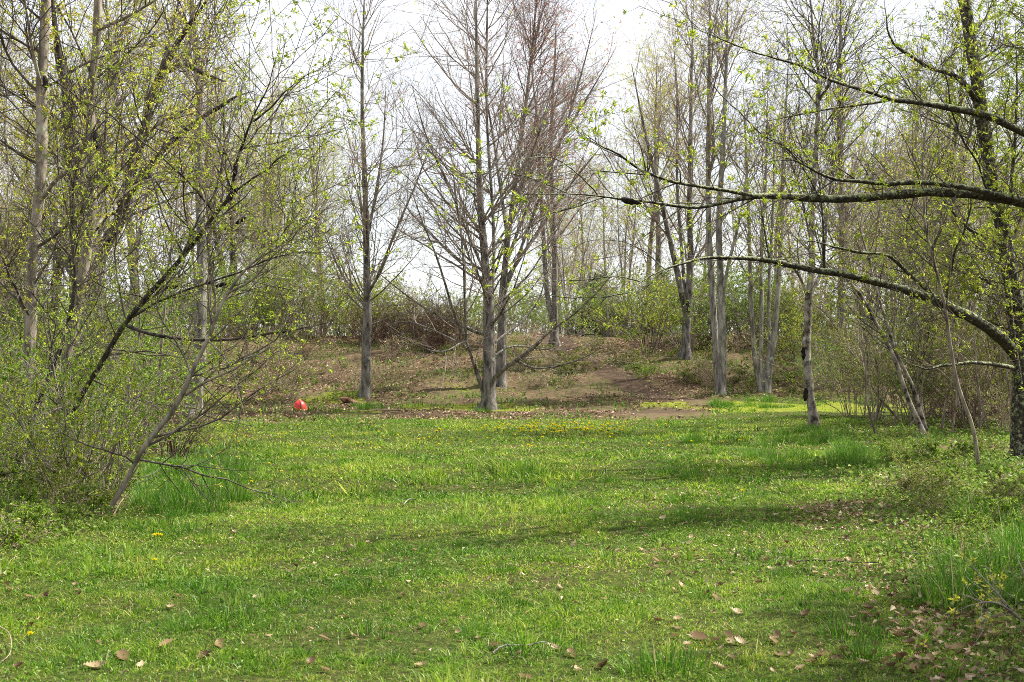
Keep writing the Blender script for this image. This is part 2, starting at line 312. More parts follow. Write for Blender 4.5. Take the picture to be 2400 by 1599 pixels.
def masks(x, y):
    x = np.asarray(x, float); y = np.asarray(y, float)
    w = (fbm(x * 0.7, y * 0.7, 4) - 0.5)
    yfar = 29.6 + w * 3 + 8.5 * sstep(3.2, 6.5, x) - 1.2 * sstep(0, -6, x)
    far = 1 - sstep(yfar - 0.5, yfar + 0.5, y)
    lft = sstep(-0.5, 0.6, x + 3.5 + np.maximum(y - 13, 0) * 0.2 + w * 1.2)
    rgt = 1 - sstep(-0.4, 0.9, x - (2.2 + np.clip(y - 8, 0, 19) * 0.2 + 4 * sstep(27, 31, y)) + w * 1.6)
    lawn = far * lft * rgt
    n = fbm(x * 0.55 + 31, y * 1.1 + 12, 4)
    bare = sstep(0.6, 0.8, n) * 0.42 * lawn
    bare = np.maximum(bare, blob(x, y, -1.0, 10.9, 0.9, 0.7) * 0.45)
    bare = np.maximum(bare, blob(x, y, -2.9, 25.6, 1.2, 0.9) * 0.5)
    bare = np.maximum(bare, blob(x, y, 2.0, 25.8, 0.8, 0.7) * 0.45)
    bare = np.maximum(bare, seg(x, y, [(4.6, 37.0), (3.4, 39.0), (2.8, 41.0), (1.8, 44.5), (1.4, 48)], 0.75) * 0.95)
    bare = np.maximum(bare, seg(x, y, [(-9, 32.2), (-3, 31.8), (1.5, 32.0), (4, 34.5)], 1.4) * 0.62)
    mo = sstep(0.5, 0.64, fbm(x * 0.5 + 77, y * 0.4 + 4, 4)) * sstep(29.5, 31, y) * (1 - sstep(36, 42, y)) * 0.9
    mo = np.maximum(mo, sstep(0.63, 0.73, fbm(x * 0.9 + 50, y * 0.9 + 70, 4)) * lawn * 0.2)
    mo = np.maximum(mo, blob(x, y, 2.9, 40.5, 0.55, 1.6) * 0.7)
    mo = np.maximum(mo, blob(x, y, -3.6, 31.6, 1.7, 0.9) * 0.85)
    return lawn, bare, mo
gx = np.concatenate([-np.geomspace(600, 26, 24), np.arange(-25, 25.1, 0.22), np.geomspace(26, 600, 24)])
gy = np.concatenate([[-60, -20, -5, 0, 2, 3], np.arange(4, 60, 0.22), np.geomspace(61, 900, 30)])
GX, GY = np.meshgrid(gx, gy); nx, ny = len(gx), len(gy)
gm = MB(); idx = np.arange(nx * ny).reshape(ny, nx)
gm.add(np.stack([GX, GY, Z(GX, GY)], -1), np.stack([idx[:-1, :-1], idx[:-1, 1:], idx[1:, 1:], idx[1:, :-1]], -1).reshape(-1, 4))
ground = gm.build('ground', [M['ground']]); tag(ground, kind='structure')
for nm, arr in zip(('lawn', 'bare', 'moss'), masks(GX, GY)):
    a = ground.data.attributes.new(nm, 'FLOAT', 'POINT'); a.data.foreach_set('value', arr.astype(np.float32).ravel())
def G(px, py, dz=0.0):
    """ground point under a pixel (first guess flat, then corrected for the terrain)"""
    d = EYE * F / max(py - HZ, 5)
    for _ in range(12):
        x = (px - CX) / F * d; d = 0.5 * d + 0.5 * (EYE - float(Z(x, d))) * F / max(py - HZ, 5)
    return np.array([(px - CX) / F * d, d, float(Z((px - CX) / F * d, d)) + dz])

# ------------------------------------------------------------------ grass and ground cover (nobody could count it)
def blades(mb, x, y, h, wd, rng, lean=0.5, mt=0, rnd=None, cx=None):
    n = len(x); z = Z(x, y) - 0.005
    a = rng.uniform(0, 2 * math.pi, n); l = np.abs(rng.normal(0, lean, n)) * h
    dx, dy = np.cos(a), np.sin(a)
    if cx is not None: dx, dy = cx[:, 0] + dx * 0.6, cx[:, 1] + dy * 0.6
    b = rng.uniform(0, 2 * math.pi, n); sx, sy = np.cos(b) * wd / 2, np.sin(b) * wd / 2
    V = np.empty((n, 5, 3))
    V[:, 0] = np.stack([x - sx, y - sy, z], 1); V[:, 1] = np.stack([x + sx, y + sy, z], 1)
    mx_, my_ = x + dx * l * 0.32, y + dy * l * 0.32
    V[:, 2] = np.stack([mx_ + sx * .8, my_ + sy * .8, z + h * 0.6], 1); V[:, 3] = np.stack([mx_ - sx * .8, my_ - sy * .8, z + h * 0.6], 1)
    V[:, 4] = np.stack([x + dx * l, y + dy * l, z + h * rng.uniform(0.85, 1.0, n)], 1)
    i = np.arange(n)[:, None] * 5; r = np.repeat(rng.random(n) if rnd is None else rnd, 5)
    mb.add(V.reshape(-1, 3), i + [0, 1, 2, 3], mt, r)
    mb.f.append((i + [3, 2, 4] + mb.n - n * 5).ravel()); mb.lt.append(np.full(n, 3, int)); mb.m.append(np.full(n, mt, int))
def scatter(n, y0, y1, rng, half=0.43, pad=0.8):
    y = np.sqrt(rng.uniform(y0 ** 2, y1 ** 2, n)); x = rng.uniform(-1, 1, n) * (half * y + pad); return x, y
rng = np.random.default_rng(11)
lawn_mb = MB()
for y0, y1, nc, per, hh, ww, rad in ((4.6, 9, 16000, 14, 0.05, 0.0052, 0.018), (9, 14, 19000, 12, 0.053, 0.007, 0.022), (14, 21, 22000, 9, 0.06, 0.011, 0.034), (21, 38, 30000, 7, 0.06, 0.016, 0.045)):
    X, Y = scatter(nc, y0, y1, rng)
    la, ba, mo = masks(X, Y); cl = fbm(X * 1.9 + 3, Y * 1.9 + 40, 3); hi = fbm(X * 0.6 + 9, Y * 0.6 + 3, 3)
    keep = rng.random(nc) < la * (1 - 0.85 * ba) * (1 - 0.6 * mo) * (0.25 + 0.65 * sstep(0.38, 0.66, cl))
    X, Y, cl, hi = X[keep], Y[keep], cl[keep], hi[keep]; nc = len(X)
    hc = hh * rng.lognormal(-0.5, 0.45, nc) * (0.45 + 0.6 * sstep(0.4, 0.75, cl) + 1.2 * sstep(0.55, 0.75, hi))
    tone = np.clip(0.45 + rng.normal(0, 0.22, nc) + (fbm(X * 0.7, Y * 0.7 + 5, 3) - 0.5) * 1.0, 0.02, 0.9)
    off = rng.normal(0, 1, (nc * per, 2)) * rad * np.repeat(rng.uniform(0.6, 1.5, nc), per)[:, None]
    x, y = np.repeat(X, per) + off[:, 0], np.repeat(Y, per) + off[:, 1]; n = len(x)
    h = np.repeat(hc, per) * rng.uniform(0.45, 1.2, n)
    rnd = np.clip(np.repeat(tone, per) + rng.normal(0, 0.13, n), 0, 0.92); dead = rng.random(n) < 0.03; rnd[dead] = 1
    blades(lawn_mb, x, y, h, ww * rng.uniform(0.7, 1.3, n), rng, 0.8, 0, rnd, off / rad)
for y0, y1, n, hh, ww in ((4.6, 9, 110000, 0.022, 0.005), (9, 15, 130000, 0.024, 0.008), (15, 30, 120000, 0.03, 0.014)):
    x, y = scatter(n, y0, y1, rng); la, ba, mo = masks(x, y); k = rng.random(n) < la * (1 - 0.8 * ba); x, y = x[k], y[k]; n = len(x)
    rnd = np.clip(0.5 + rng.normal(0, 0.2, n) + (fbm(x * 0.8 + 7, y * 0.8 + 5, 3) - 0.5) * 0.9, 0, 0.95); dead = rng.random(n) < 0.06; rnd[dead] = 1
    blades(lawn_mb, x, y, hh * rng.uniform(0.5, 1.4, n), ww * rng.uniform(0.7, 1.3, n), rng, 1.5, 0, rnd)
# sparse grass on the bank and beneath the right-hand thicket
x, y = scatter(60000, 28, 50, rng); la, ba, mo = masks(x, y); cl = fbm(x * 0.9 + 13, y * 0.9 + 4, 4)
k = (rng.random(len(x)) < (1 - la) * (1 - ba) * sstep(0.45, 0.65, cl)) ; x, y = x[k], y[k]
blades(lawn_mb, x, y, rng.uniform(0.05, 0.2, len(x)), np.full(len(x), 0.016), rng, 0.8, 1, rng.random(len(x)))
tag(lawn_mb.build('lawn_grass', [M['grass'], M['tallgrass']]), 'short patchy spring grass covering the clearing', 'grass', kind='stuff')

wm = MB()                                                    # clover and low weeds among the grass, thicker under the thickets
def weeds(n, y0, y1, size, sel, half=0.46):
    x, y = scatter(n, y0, y1, rng, half); p = sel(x, y); k = rng.random(n) < p; x, y = x[k], y[k]; n = len(x)
    hh = np.abs(rng.normal(0, 1, n)) * 0.035 + 0.01
    C = np.stack([x, y, Z(x, y) + hh], 1); D = rng.normal(0, 1, (n, 3)) * [1, 1, 0.35] + [0, 0, 0.25]
    Ln = size * rng.uniform(0.5, 1.4, n); wm.leaves(C, D, Ln, Ln * 0.65, rng, 0)
inlawn = lambda x, y: masks(x, y)[0] * sstep(0.4, 0.6, fbm(x * 1.3 + 60, y * 1.3, 3)) * (1 - masks(x, y)[1])
under = lambda x, y: (1 - masks(x, y)[0]) * (1 - sstep(27, 31, y)) * (0.25 + 0.75 * sstep(0.35, 0.55, fbm(x * 0.9 + 8, y * 0.9 + 61, 3)))
weeds(40000, 4.6, 12, 0.017, inlawn); weeds(30000, 12, 30, 0.028, inlawn)
weeds(120000, 4.6, 15, 0.038, under); weeds(130000, 15, 31, 0.055, under)
weeds(24000, 33, 50, 0.07, lambda x, y: (1 - masks(x, y)[1]) * sstep(0.48, 0.62, fbm(x * 0.45 + 20, y * 0.45, 4)))
tag(wm.build('ground_cover', [M['cover']]), 'low leafy weeds and clover hugging the ground', 'ground cover', kind='stuff')

lm = MB()                                                    # leaf litter on the bank and under the trees
def litter(n, y0, y1, size, sel, half=0.46):
    x, y = scatter(n, y0, y1, rng, half); k = rng.random(n) < sel(x, y); x, y = x[k], y[k]; n = len(x)
    C = np.stack([x, y, Z(x, y) + rng.uniform(0.005, 0.035, n)], 1); D = rng.normal(0, 1, (n, 3)) * [1, 1, 0.3]
    Ln = size * rng.uniform(0.5, 1.5, n); lm.leaves(C, D, Ln, Ln * rng.uniform(0.3, 0.65, n), rng, 0, 0.35)
litter(130000, 29, 50, 0.07, lambda x, y: (1 - masks(x, y)[0]) * (1 - 0.6 * masks(x, y)[2]) * sstep(0.35, 0.6, fbm(x * 0.6, y * 0.6 + 9, 4)) * (1 - 0.5 * masks(x, y)[1]))
litter(60000, 4.6, 29, 0.04, lambda x, y: (1 - masks(x, y)[0]) * sstep(0.42, 0.62, fbm(x * 0.8 + 4, y * 0.8 + 9, 4)))
litter(20000, 4.6, 29, 0.03, lambda x, y: masks(x, y)[0] * sstep(0.4, 0.7, fbm(x * 0.7 + 14, y * 0.7 + 29, 4)))
litter(6000, 8.5, 16, 0.04, lambda x, y: masks(x, y)[0] * blob(x, y, 1.5 + (y - 9) * 0.12, 12, 1.6, 4) * sstep(0.35, 0.6, fbm(x * 1.1 + 4, y * 1.1 + 77, 3)))
litter(9000, 11.2, 15, 0.04, lambda x, y: blob(x, y, 3.3, 12.8, 1.1, 1.6))
litter(50000, 5, 15, 0.036, lambda x, y: blob(x, y, 2.55 + (y - 8) * 0.12, y, 0.75, 1) * sstep(0.4, 0.55, fbm(x * 1.4 + 4, y * 1.1 + 2, 3)))
tag(lm.build('leaf_litter', [M['litter']]), 'brown fallen leaf litter covering the bank and the thicket floor', 'leaf litter', kind='stuff')

# ------------------------------------------------------------------ trees
def build_tree(name, label, cat, trunks, limbs, spec, seed, bark_m, twig_m, leaf_m, group=None, extra=None):
    rg = np.random.default_rng(seed)
    base = trunks[0][0][0].copy()
    root = empty(name, base, label, cat, group)
    for i, (P, R) in enumerate(trunks):
        t = MB(); t.tube(P[None], R[None], 14 if i == 0 else 10, 0, None, 0.05, rg, spec.get('flare', (0.16, 0.8)) if i == 0 else None)
        t.build('trunk' if i == 0 else 'stem', [M[bark_m]], root, base)
    for P, R in limbs:
        t = MB(); t.tube(P[None], R[None], 9, 0, None, 0.07, rg); t.build('limb', [M[spec.get('limb_m', bark_m)]], root, base)
    rs = lambda a, K=14: smooth(np.concatenate([a[0], a[1][:, None]], 1), K)
    T = np.stack([rs(t) for t in trunks]); A = T
    cur = (A[..., :3], A[..., 3])
    crown = MB(); last = None
    lim = np.stack([rs(t) for t in limbs]) if limbs else None
    pools = []
    for li, lv in enumerate(spec['levels']):
        lv = dict(lv); n = lv.pop('n'); S = lv.pop('S', 4)
        P, R = grow(cur[0], cur[1], n, rg, **lv)
        crown.tube(P, R, S, 0)
        pools.append(P)
        cur = (P, R)
        if li == 0 and lim is not None:
            K = P.shape[1]; l2 = np.stack([rs((l[:, :3], l[:, 3]), K) for l in lim])
            cur = (np.concatenate([P, l2[..., :3]]), np.concatenate([R, l2[..., 3]]))
    for lf in spec.get('leaf', []):
        lf = dict(lf); lv = lf.pop('lv', -1); mi = lf.pop('mi', 1); foliage(crown, pools[lv], rg, mat=mi, **lf)
    lms = [leaf_m] if isinstance(leaf_m, str) else leaf_m
    crown.build('crown', [M[twig_m]] + [M[q] for q in lms], root, base)
    if extra: extra(root, base, rg)
    return root
def tr(pts, K=28, seed=0, wob=0.0): return traced(pts, K, np.random.default_rng(seed), wob)
def side_limbs(trunk, n, seed, **kw):
    P, R = grow(trunk[0][None], trunk[1][None], n, np.random.default_rng(seed), **kw)
    return [(p_, r_) for p_, r_ in zip(P, R)]
def knot(root, base, rg, pts):
    for (px, py, d, r, dx, dy) in pts:
        c = U(px, py, d); ax = nrm(np.array([dx, 0.0, -dy])); s = np.linspace(-1, 1, 7)
        P = c + ax * s[:, None] * r * 2.0; R = r * np.array([0.3, 0.6, 0.72, 0.6, 0.75, 0.5, 0.25])
        t = MB(); t.tube(P[None], R[None], 9, 0, None, 0.16, rg); t.build('knot', [M['knot']], root, base)

MAPLE = dict(levels=[dict(n=46, t=(0.2, 0.99), L=(3.0, 4.8), ang=(32, 66), K=9, up=0.085, wig=0.085, rr=0.55, rmin=0.007, short=0.72, S=6),
                     dict(n=330, t=(0.1, 1), L=(0.8, 2.4), ang=(22, 58), K=7, up=0.04, wig=0.10, rr=0.6, rmin=0.0035, short=0.5, S=4),
                     dict(n=1900, t=(0.1, 1), L=(0.3, 0.9), ang=(25, 62), K=4, up=0.03, wig=0.14, rr=0.7, rmin=0.0026, short=0.4, S=3),
                     dict(n=3000, t=(0.2, 1), L=(0.12, 0.35), ang=(25, 60), K=3, up=0.05, wig=0.12, rr=0.8, rmin=0.0019, short=0.3, S=3)])
def spec(base, leaf, scale=(1, 1, 1, 1), **kw):
    lv = [dict(l) for l in base['levels']]
    for l, s in zip(lv, scale): l['n'] = max(1, int(l['n'] * s))
    for l in lv[:1]: l.update(kw.get('l0', {}))
    for l in lv[1:2]: l.update(kw.get('l1', {}))
    r = dict(levels=lv, leaf=leaf)
    for k_ in ('flare', 'limb_m'):
        if k_ in kw: r[k_] = kw[k_]
    return r

# slim maple in front of the bank
d = 37.2
build_tree('maple_tree', 'slim straight grey maple beside the red cone, upswept bare branches', 'tree',
    [tr([(854, 955, d, 30), (856, 930, d, 25), (858, 833, d, 23), (862, 735, d, 20), (860, 640, d, 17), (858, 524, d, 14), (853, 357, d, 11), (848, 258, d, 9), (851, 68, d, 6), (858, -110, d, 3)], 40)],
    [tr([(862, 690, d, 8), (890, 640, d - .4, 7), (925, 545, d - 1, 6), (985, 410, d - 1.6, 4), (1018, 300, d - 2, 2)]),
     tr([(858, 720, d, 7), (815, 670, d + .3, 6), (775, 590, d + .6, 4), (745, 500, d + .9, 2)]),
     *side_limbs(tr([(858, 833, d, 23), (862, 735, d, 20), (860, 640, d, 17), (858, 524, d, 14)]), 9, 31, t=(0.1, 0.98), L=(1.6, 2.9), ang=(50, 85), K=12, up=0.06, wig=0.07, rr=0.4, rmin=0.006, short=0.3),
     tr([(860, 560, d, 8), (880, 460, d + .5, 6), (900, 330, d + 1, 4), (905, 180, d + 1.3, 2)])],
    spec(MAPLE, [dict(n=500, size=0.07, per=3, lv=-1), dict(n=700, size=0.03, per=2, lv=-1, mi=2)], (1, 1, 1, 1), l0=dict(L=(2.6, 3.6), ang=(28, 46), up=0.10)), 101, 'maple', 'twig', ['l_gold', 'l_red'])

# the big maple in the middle
d = 34.4
big = build_tree('maple_tree', 'big grey maple in the middle with low spreading limbs and flared roots', 'tree',
    [tr([(1143, 967, d, 36), (1144, 940, d, 33), (1147, 866, d, 30), (1145, 805, d, 28), (1147, 723, d, 25), (1138, 618, d, 20), (1127, 510, d, 16), (1121, 340, d, 12), (1118, 204, d, 9), (1116, 34, d, 6), (1115, -120, d, 3)], 40),
     tr([(1147, 770, d, 10), (1156, 660, d + .2, 9), (1158, 533, d + .4, 8), (1146, 374, d + .5, 7), (1139, 238, d + .6, 6), (1142, 0, d + .6, 5), (1146, -80, d + .6, 3)])],
    [tr([(1132, 918, d, 10.8), (1106, 839, d - .3, 7.92), (1092, 798, d - .5, 7.2), (1069, 750, d - .9, 6.48), (1052, 696, d - 1.2, 5.76), (1024, 600, d - 1.6, 4.32), (985, 510, d - 2, 3.6), (950, 400, d - 2.3, 2.16)]),
     tr([(1093, 800, d - .5, 6.48), (1089, 723, d - .9, 5.76), (1087, 601, d - 1.4, 4.32), (1070, 470, d - 1.8, 3.6), (1050, 300, d - 2, 2.16)]),
     tr([(1155, 890, d, 12.24), (1180, 864, d - .2, 11.52), (1208, 847, d - .5, 10.8), (1255, 812, d - 1, 8.64), (1285, 778, d - 1.3, 6.48), (1344, 740, d - 1.8, 4.32), (1420, 665, d - 2.2, 2.88), (1470, 590, d - 2.5, 1.44)]),
     tr([(1212, 846, d - .5, 5.04), (1245, 863, d - .8, 5.04), (1283, 864, d - 1.1, 4.32), (1344, 849, d - 1.5, 3.6), (1395, 826, d - 2, 2.16)]),
     tr([(1092, 800, d - .5, 4.32), (1075, 806, d - .8, 4.32), (1052, 822, d - 1.2, 3.6), (1014, 826, d - 1.6, 2.88), (960, 800, d - 2, 1.44)]),
     tr([(1098, 815, d - .5, 4.32), (1045, 788, d + .2, 3.6), (1004, 768, d + .6, 3.6), (950, 750, d + 1, 2.16), (880, 770, d + 1.3, 1.15)]),
     tr([(1155, 806, d, 6.48), (1195, 775, d + .5, 5.76), (1228, 752, d + .9, 5.04), (1266, 703, d + 1.2, 3.6), (1280, 640, d + 1.4, 2.88), (1320, 560, d + 1.6, 1.44)]),
     *side_limbs(tr([(1145, 805, d, 28), (1147, 723, d, 25), (1138, 618, d, 20), (1127, 510, d, 16), (1121, 340, d, 12)]), 22, 32, t=(0.02, 0.98), L=(2.4, 4.4), ang=(50, 92), K=14, up=0.055, wig=0.07, rr=0.35, rmin=0.007, short=0.4),
     tr([(1150, 840, d, 5.04), (1200, 806, d + .6, 4.32), (1260, 818, d + 1.2, 3.6), (1330, 822, d + 1.6, 2.16), (1400, 800, d + 2, 1.44)]),
     tr([(1140, 650, d, 5.04), (1100, 560, d - .4, 4.32), (1050, 430, d - .9, 4.32), (1000, 330, d - 1.3, 3.6), (960, 180, d - 1.6, 2.16)]),
     tr([(1160, 640, d, 5.04), (1200, 520, d - .4, 4.32), (1240, 380, d - .8, 3.6), (1290, 230, d - 1.1, 2.88), (1320, 60, d - 1.3, 2.16)])],
    spec(MAPLE, [dict(n=800, size=0.045, per=2, lv=-1), dict(n=120, size=0.06, per=3, lv=-1, mi=2)], (1.5, 1.9, 2.0, 1.7), flare=(0.13, 0.7), l0=dict(L=(3.4, 5.2), ang=(26, 62), t=(0.22, 0.99))), 102, 'maple', 'twig', ['l_red', 'l_young'])

# red-budded maple just behind
d = 39.4; z0 = float(Z((1172 - CX) / F * d, d)); yb = HZ + (EYE - z0) * F / d
build_tree('maple_tree', 'red-budded maple with dark trunk directly behind the big grey maple', 'tree',
    [tr([(1171, yb + 22, d, 34), (1173, yb - 15, d, 25), (1177, 790, d, 21), (1176, 723, d, 19), (1182, 635, d, 15), (1195, 520, d, 11), (1215, 380, d, 9), (1235, 220, d, 7), (1255, 40, d, 5), (1262, -60, d, 3)], 40)],
    [tr([(1178, 700, d, 9), (1215, 600, d - .4, 7), (1262, 470, d - .8, 6), (1320, 320, d - 1.2, 5), (1370, 150, d - 1.4, 4), (1400, 20, d - 1.5, 2)]),
     tr([(1185, 620, d, 9), (1230, 500, d + .4, 7), (1290, 370, d + .8, 5), (1370, 240, d + 1.2, 4), (1440, 120, d + 1.4, 3)]),
     tr([(1182, 660, d, 10), (1250, 560, d + .3, 8), (1330, 440, d + .6, 6), (1420, 330, d + .9, 3)]),
     tr([(1190, 560, d, 9), (1170, 420, d + .6, 7), (1150, 280, d + 1, 5), (1110, 80, d + 1.2, 3)])],
    spec(MAPLE, [dict(n=4200, size=0.055, per=2, lv=-1)], (1.3, 1.4, 1.4, 1.3), l0=dict(L=(3.2, 4.6), ang=(20, 42), t=(0.4, 0.99), bias=(0.6, 0, 0))), 103, 'maple', 'twigr', ['l_red'])

# further trees on and before the bank
def onbank(px, d): return HZ + (EYE - float(Z((px - CX) / F * d, d))) * F / d
d = 46; yb = onbank(1300, d)
build_tree('maple_tree', 'far twin-stemmed grey tree between the big maple and the overhanging limbs', 'tree',
    [tr([(1300, yb + 6, d, 20), (1300, 740, d, 15), (1301, 635, d, 13), (1296, 500, d, 11), (1290, 330, d, 8), (1300, 150, d, 5), (1304, 20, d, 3)]),
     tr([(1299, 770, d, 12), (1282, 700, d, 12), (1277, 600, d + .3, 11), (1268, 470, d + .4, 9), (1262, 300, d + .5, 6), (1240, 120, d + .5, 3)])], [],
    spec(MAPLE, [dict(n=900, size=0.07, per=3, lv=-1)], (0.7, 0.8, 0.8, 0.6)), 104, 'maple', 'twig', ['l_gold'])
d = 43.5; yb = onbank(1607, d)
build_tree('maple_tree', 'forked tree with a dark scarred lower trunk on the bank', 'tree',
    [tr([(1607, yb + 6, d, 26), (1606, 830, d, 23), (1609, 760, d, 21), (1612, 715, d, 21), (1620, 640, d, 15), (1616, 500, d, 13), (1618, 350, d, 10), (1621, 150, d, 6), (1626, -20, d, 3)]),
     tr([(1608, 735, d, 14), (1592, 660, d - .2, 14), (1572, 570, d - .4, 12), (1545, 450, d - .6, 10), (1515, 330, d - .8, 7), (1480, 150, d - 1, 4)])],
    [tr([(1605, 690, d, 9), (1596, 560, d + .5, 8), (1585, 430, d + .8, 7), (1590, 250, d + 1, 5), (1575, 60, d + 1.2, 3)])],
    spec(MAPLE, [dict(n=900, size=0.07, per=3, lv=-1), dict(n=900, size=0.05, per=2, lv=-1, mi=2)], (0.8, 0.9, 0.9, 0.7), l0=dict(ang=(20, 42))), 105, 'maple', 'twig', ['l_gold', 'l_red'],
    extra=lambda r, b, g: knot(r, b, g, [(1611, 722, 43.44, 0.13, 0.1, 1)]))
d = 37.8
build_tree('maple_tree', 'pale twin-trunked tree right of the dirt path, tallest pale pair', 'tree',
    [tr([(1688, 955, d, 32), (1692, 920, d, 21), (1693, 860, d, 19), (1693, 771, d, 18), (1688, 635, d, 15), (1683, 533, d, 14), (1692, 400, d, 12), (1700, 220, d, 9), (1706, 0, d, 5), (1708, -80, d, 3)]),
     tr([(1686, 945, d + .05, 18), (1681, 873, d + .15, 17), (1673, 737, d + .3, 16), (1665, 618, d + .4, 14), (1659, 500, d + .5, 13), (1661, 238, d + .6, 9), (1664, 0, d + .6, 5), (1666, -80, d + .6, 3)])],
    [tr([(1692, 690, d, 9), (1712, 600, d - .3, 8), (1742, 480, d - .6, 6), (1760, 330, d - .9, 4)])],
    spec(MAPLE, [dict(n=1000, size=0.07, per=3, lv=-1)], (0.7, 0.8, 0.9, 0.8), l0=dict(ang=(18, 38), t=(0.4, 0.99))), 106, 'pale', 'twig', ['l_gold'])
d = 38.4
build_tree('maple_tree', 'clump of thin pale stems rising from one dark stump-like base', 'tree',
    [tr([(1792, 953, d, 30), (1796, 900, d, 24), (1802, 855, d, 19), (1814, 800, d, 14), (1822, 700, d, 12), (1832, 540, d, 10), (1838, 330, d, 7), (1850, 100, d, 4)]),
     tr([(1786, 935, d - .05, 14), (1776, 890, d - .15, 12), (1766, 815, d - .3, 11), (1760, 703, d - .4, 10), (1757, 560, d - .6, 8), (1750, 400, d - .7, 6), (1742, 200, d - .8, 3)]),
     tr([(1781, 915, d - .1, 10), (1784, 800, d - .2, 9), (1785, 700, d - .3, 9), (1784, 560, d - .4, 8), (1796, 400, d - .4, 6), (1800, 200, d - .4, 3)]),
     tr([(1782, 905, d - .1, 10), (1806, 830, d + .2, 9), (1800, 720, d + .4, 8), (1806, 600, d + .5, 7), (1815, 420, d + .6, 5), (1812, 260, d + .6, 3)])], [],
    spec(MAPLE, [dict(n=1100, size=0.07, per=3, lv=-1)], (0.8, 0.9, 0.9, 0.7), l0=dict(ang=(18, 40), t=(0.3, 0.99), L=(2.4, 3.4))), 107, 'pale', 'twig', ['l_gold'])
d = 26.2
build_tree('birch_tree', 'crooked tree with peeling mottled bark at the lawn edge', 'tree',
    [tr([(1910, 1012, d, 30), (1906, 985, d, 23), (1899, 924, d, 21), (1893, 873, d, 20), (1889, 822, d, 20), (1894, 737, d, 18), (1897, 686, d, 17), (1906, 620, d, 15), (1903, 520, d, 13), (1910, 400, d, 12), (1917, 272, d, 10), (1920, 170, d, 8), (1906, 60, d, 6), (1893, -60, d, 4), (1885, -160, d, 2)], 44, 7, 0.012)],
    [tr([(1897, 690, d, 9), (1925, 645, d + .2, 9), (1935, 560, d + .4, 7), (1946, 420, d + .6, 5), (1980, 250, d + .8, 3)]),
     tr([(1890, 690, d, 7), (1872, 640, d - .2, 6), (1835, 600, d - .5, 5), (1800, 520, d - .8, 3)])],
    spec(MAPLE, [dict(n=1300, size=0.055, per=3, lv=-1)], (0.5, 0.6, 0.6, 0.5), l0=dict(ang=(30, 55), t=(0.32, 0.99), L=(1.8, 3.0)), flare=(0.1, 0.3)), 108, 'mottled', 'twigd', ['l_young'],
    extra=lambda r, b, g: knot(r, b, g, [(1883, 828, 26.15, 0.06, 0.05, 1), (1888, 925, 26.15, 0.06, -0.1, 1)]))
d = 42; yb = onbank(1974, d)
build_tree('maple_tree', 'grey trunk standing back in shade behind the right thicket', 'tree',
    [tr([(1974, yb + 6, d, 24), (1973, 820, d, 19), (1971, 700, d, 17), (1975, 540, d, 14), (1965, 300, d, 10), (1970, 60, d, 6), (1970, -40, d, 3)])], [],
    spec(MAPLE, [dict(n=900, size=0.07, per=3, lv=-1)], (0.8, 0.9, 0.8, 0.6)), 109, 'maple', 'twig', ['l_gold'])

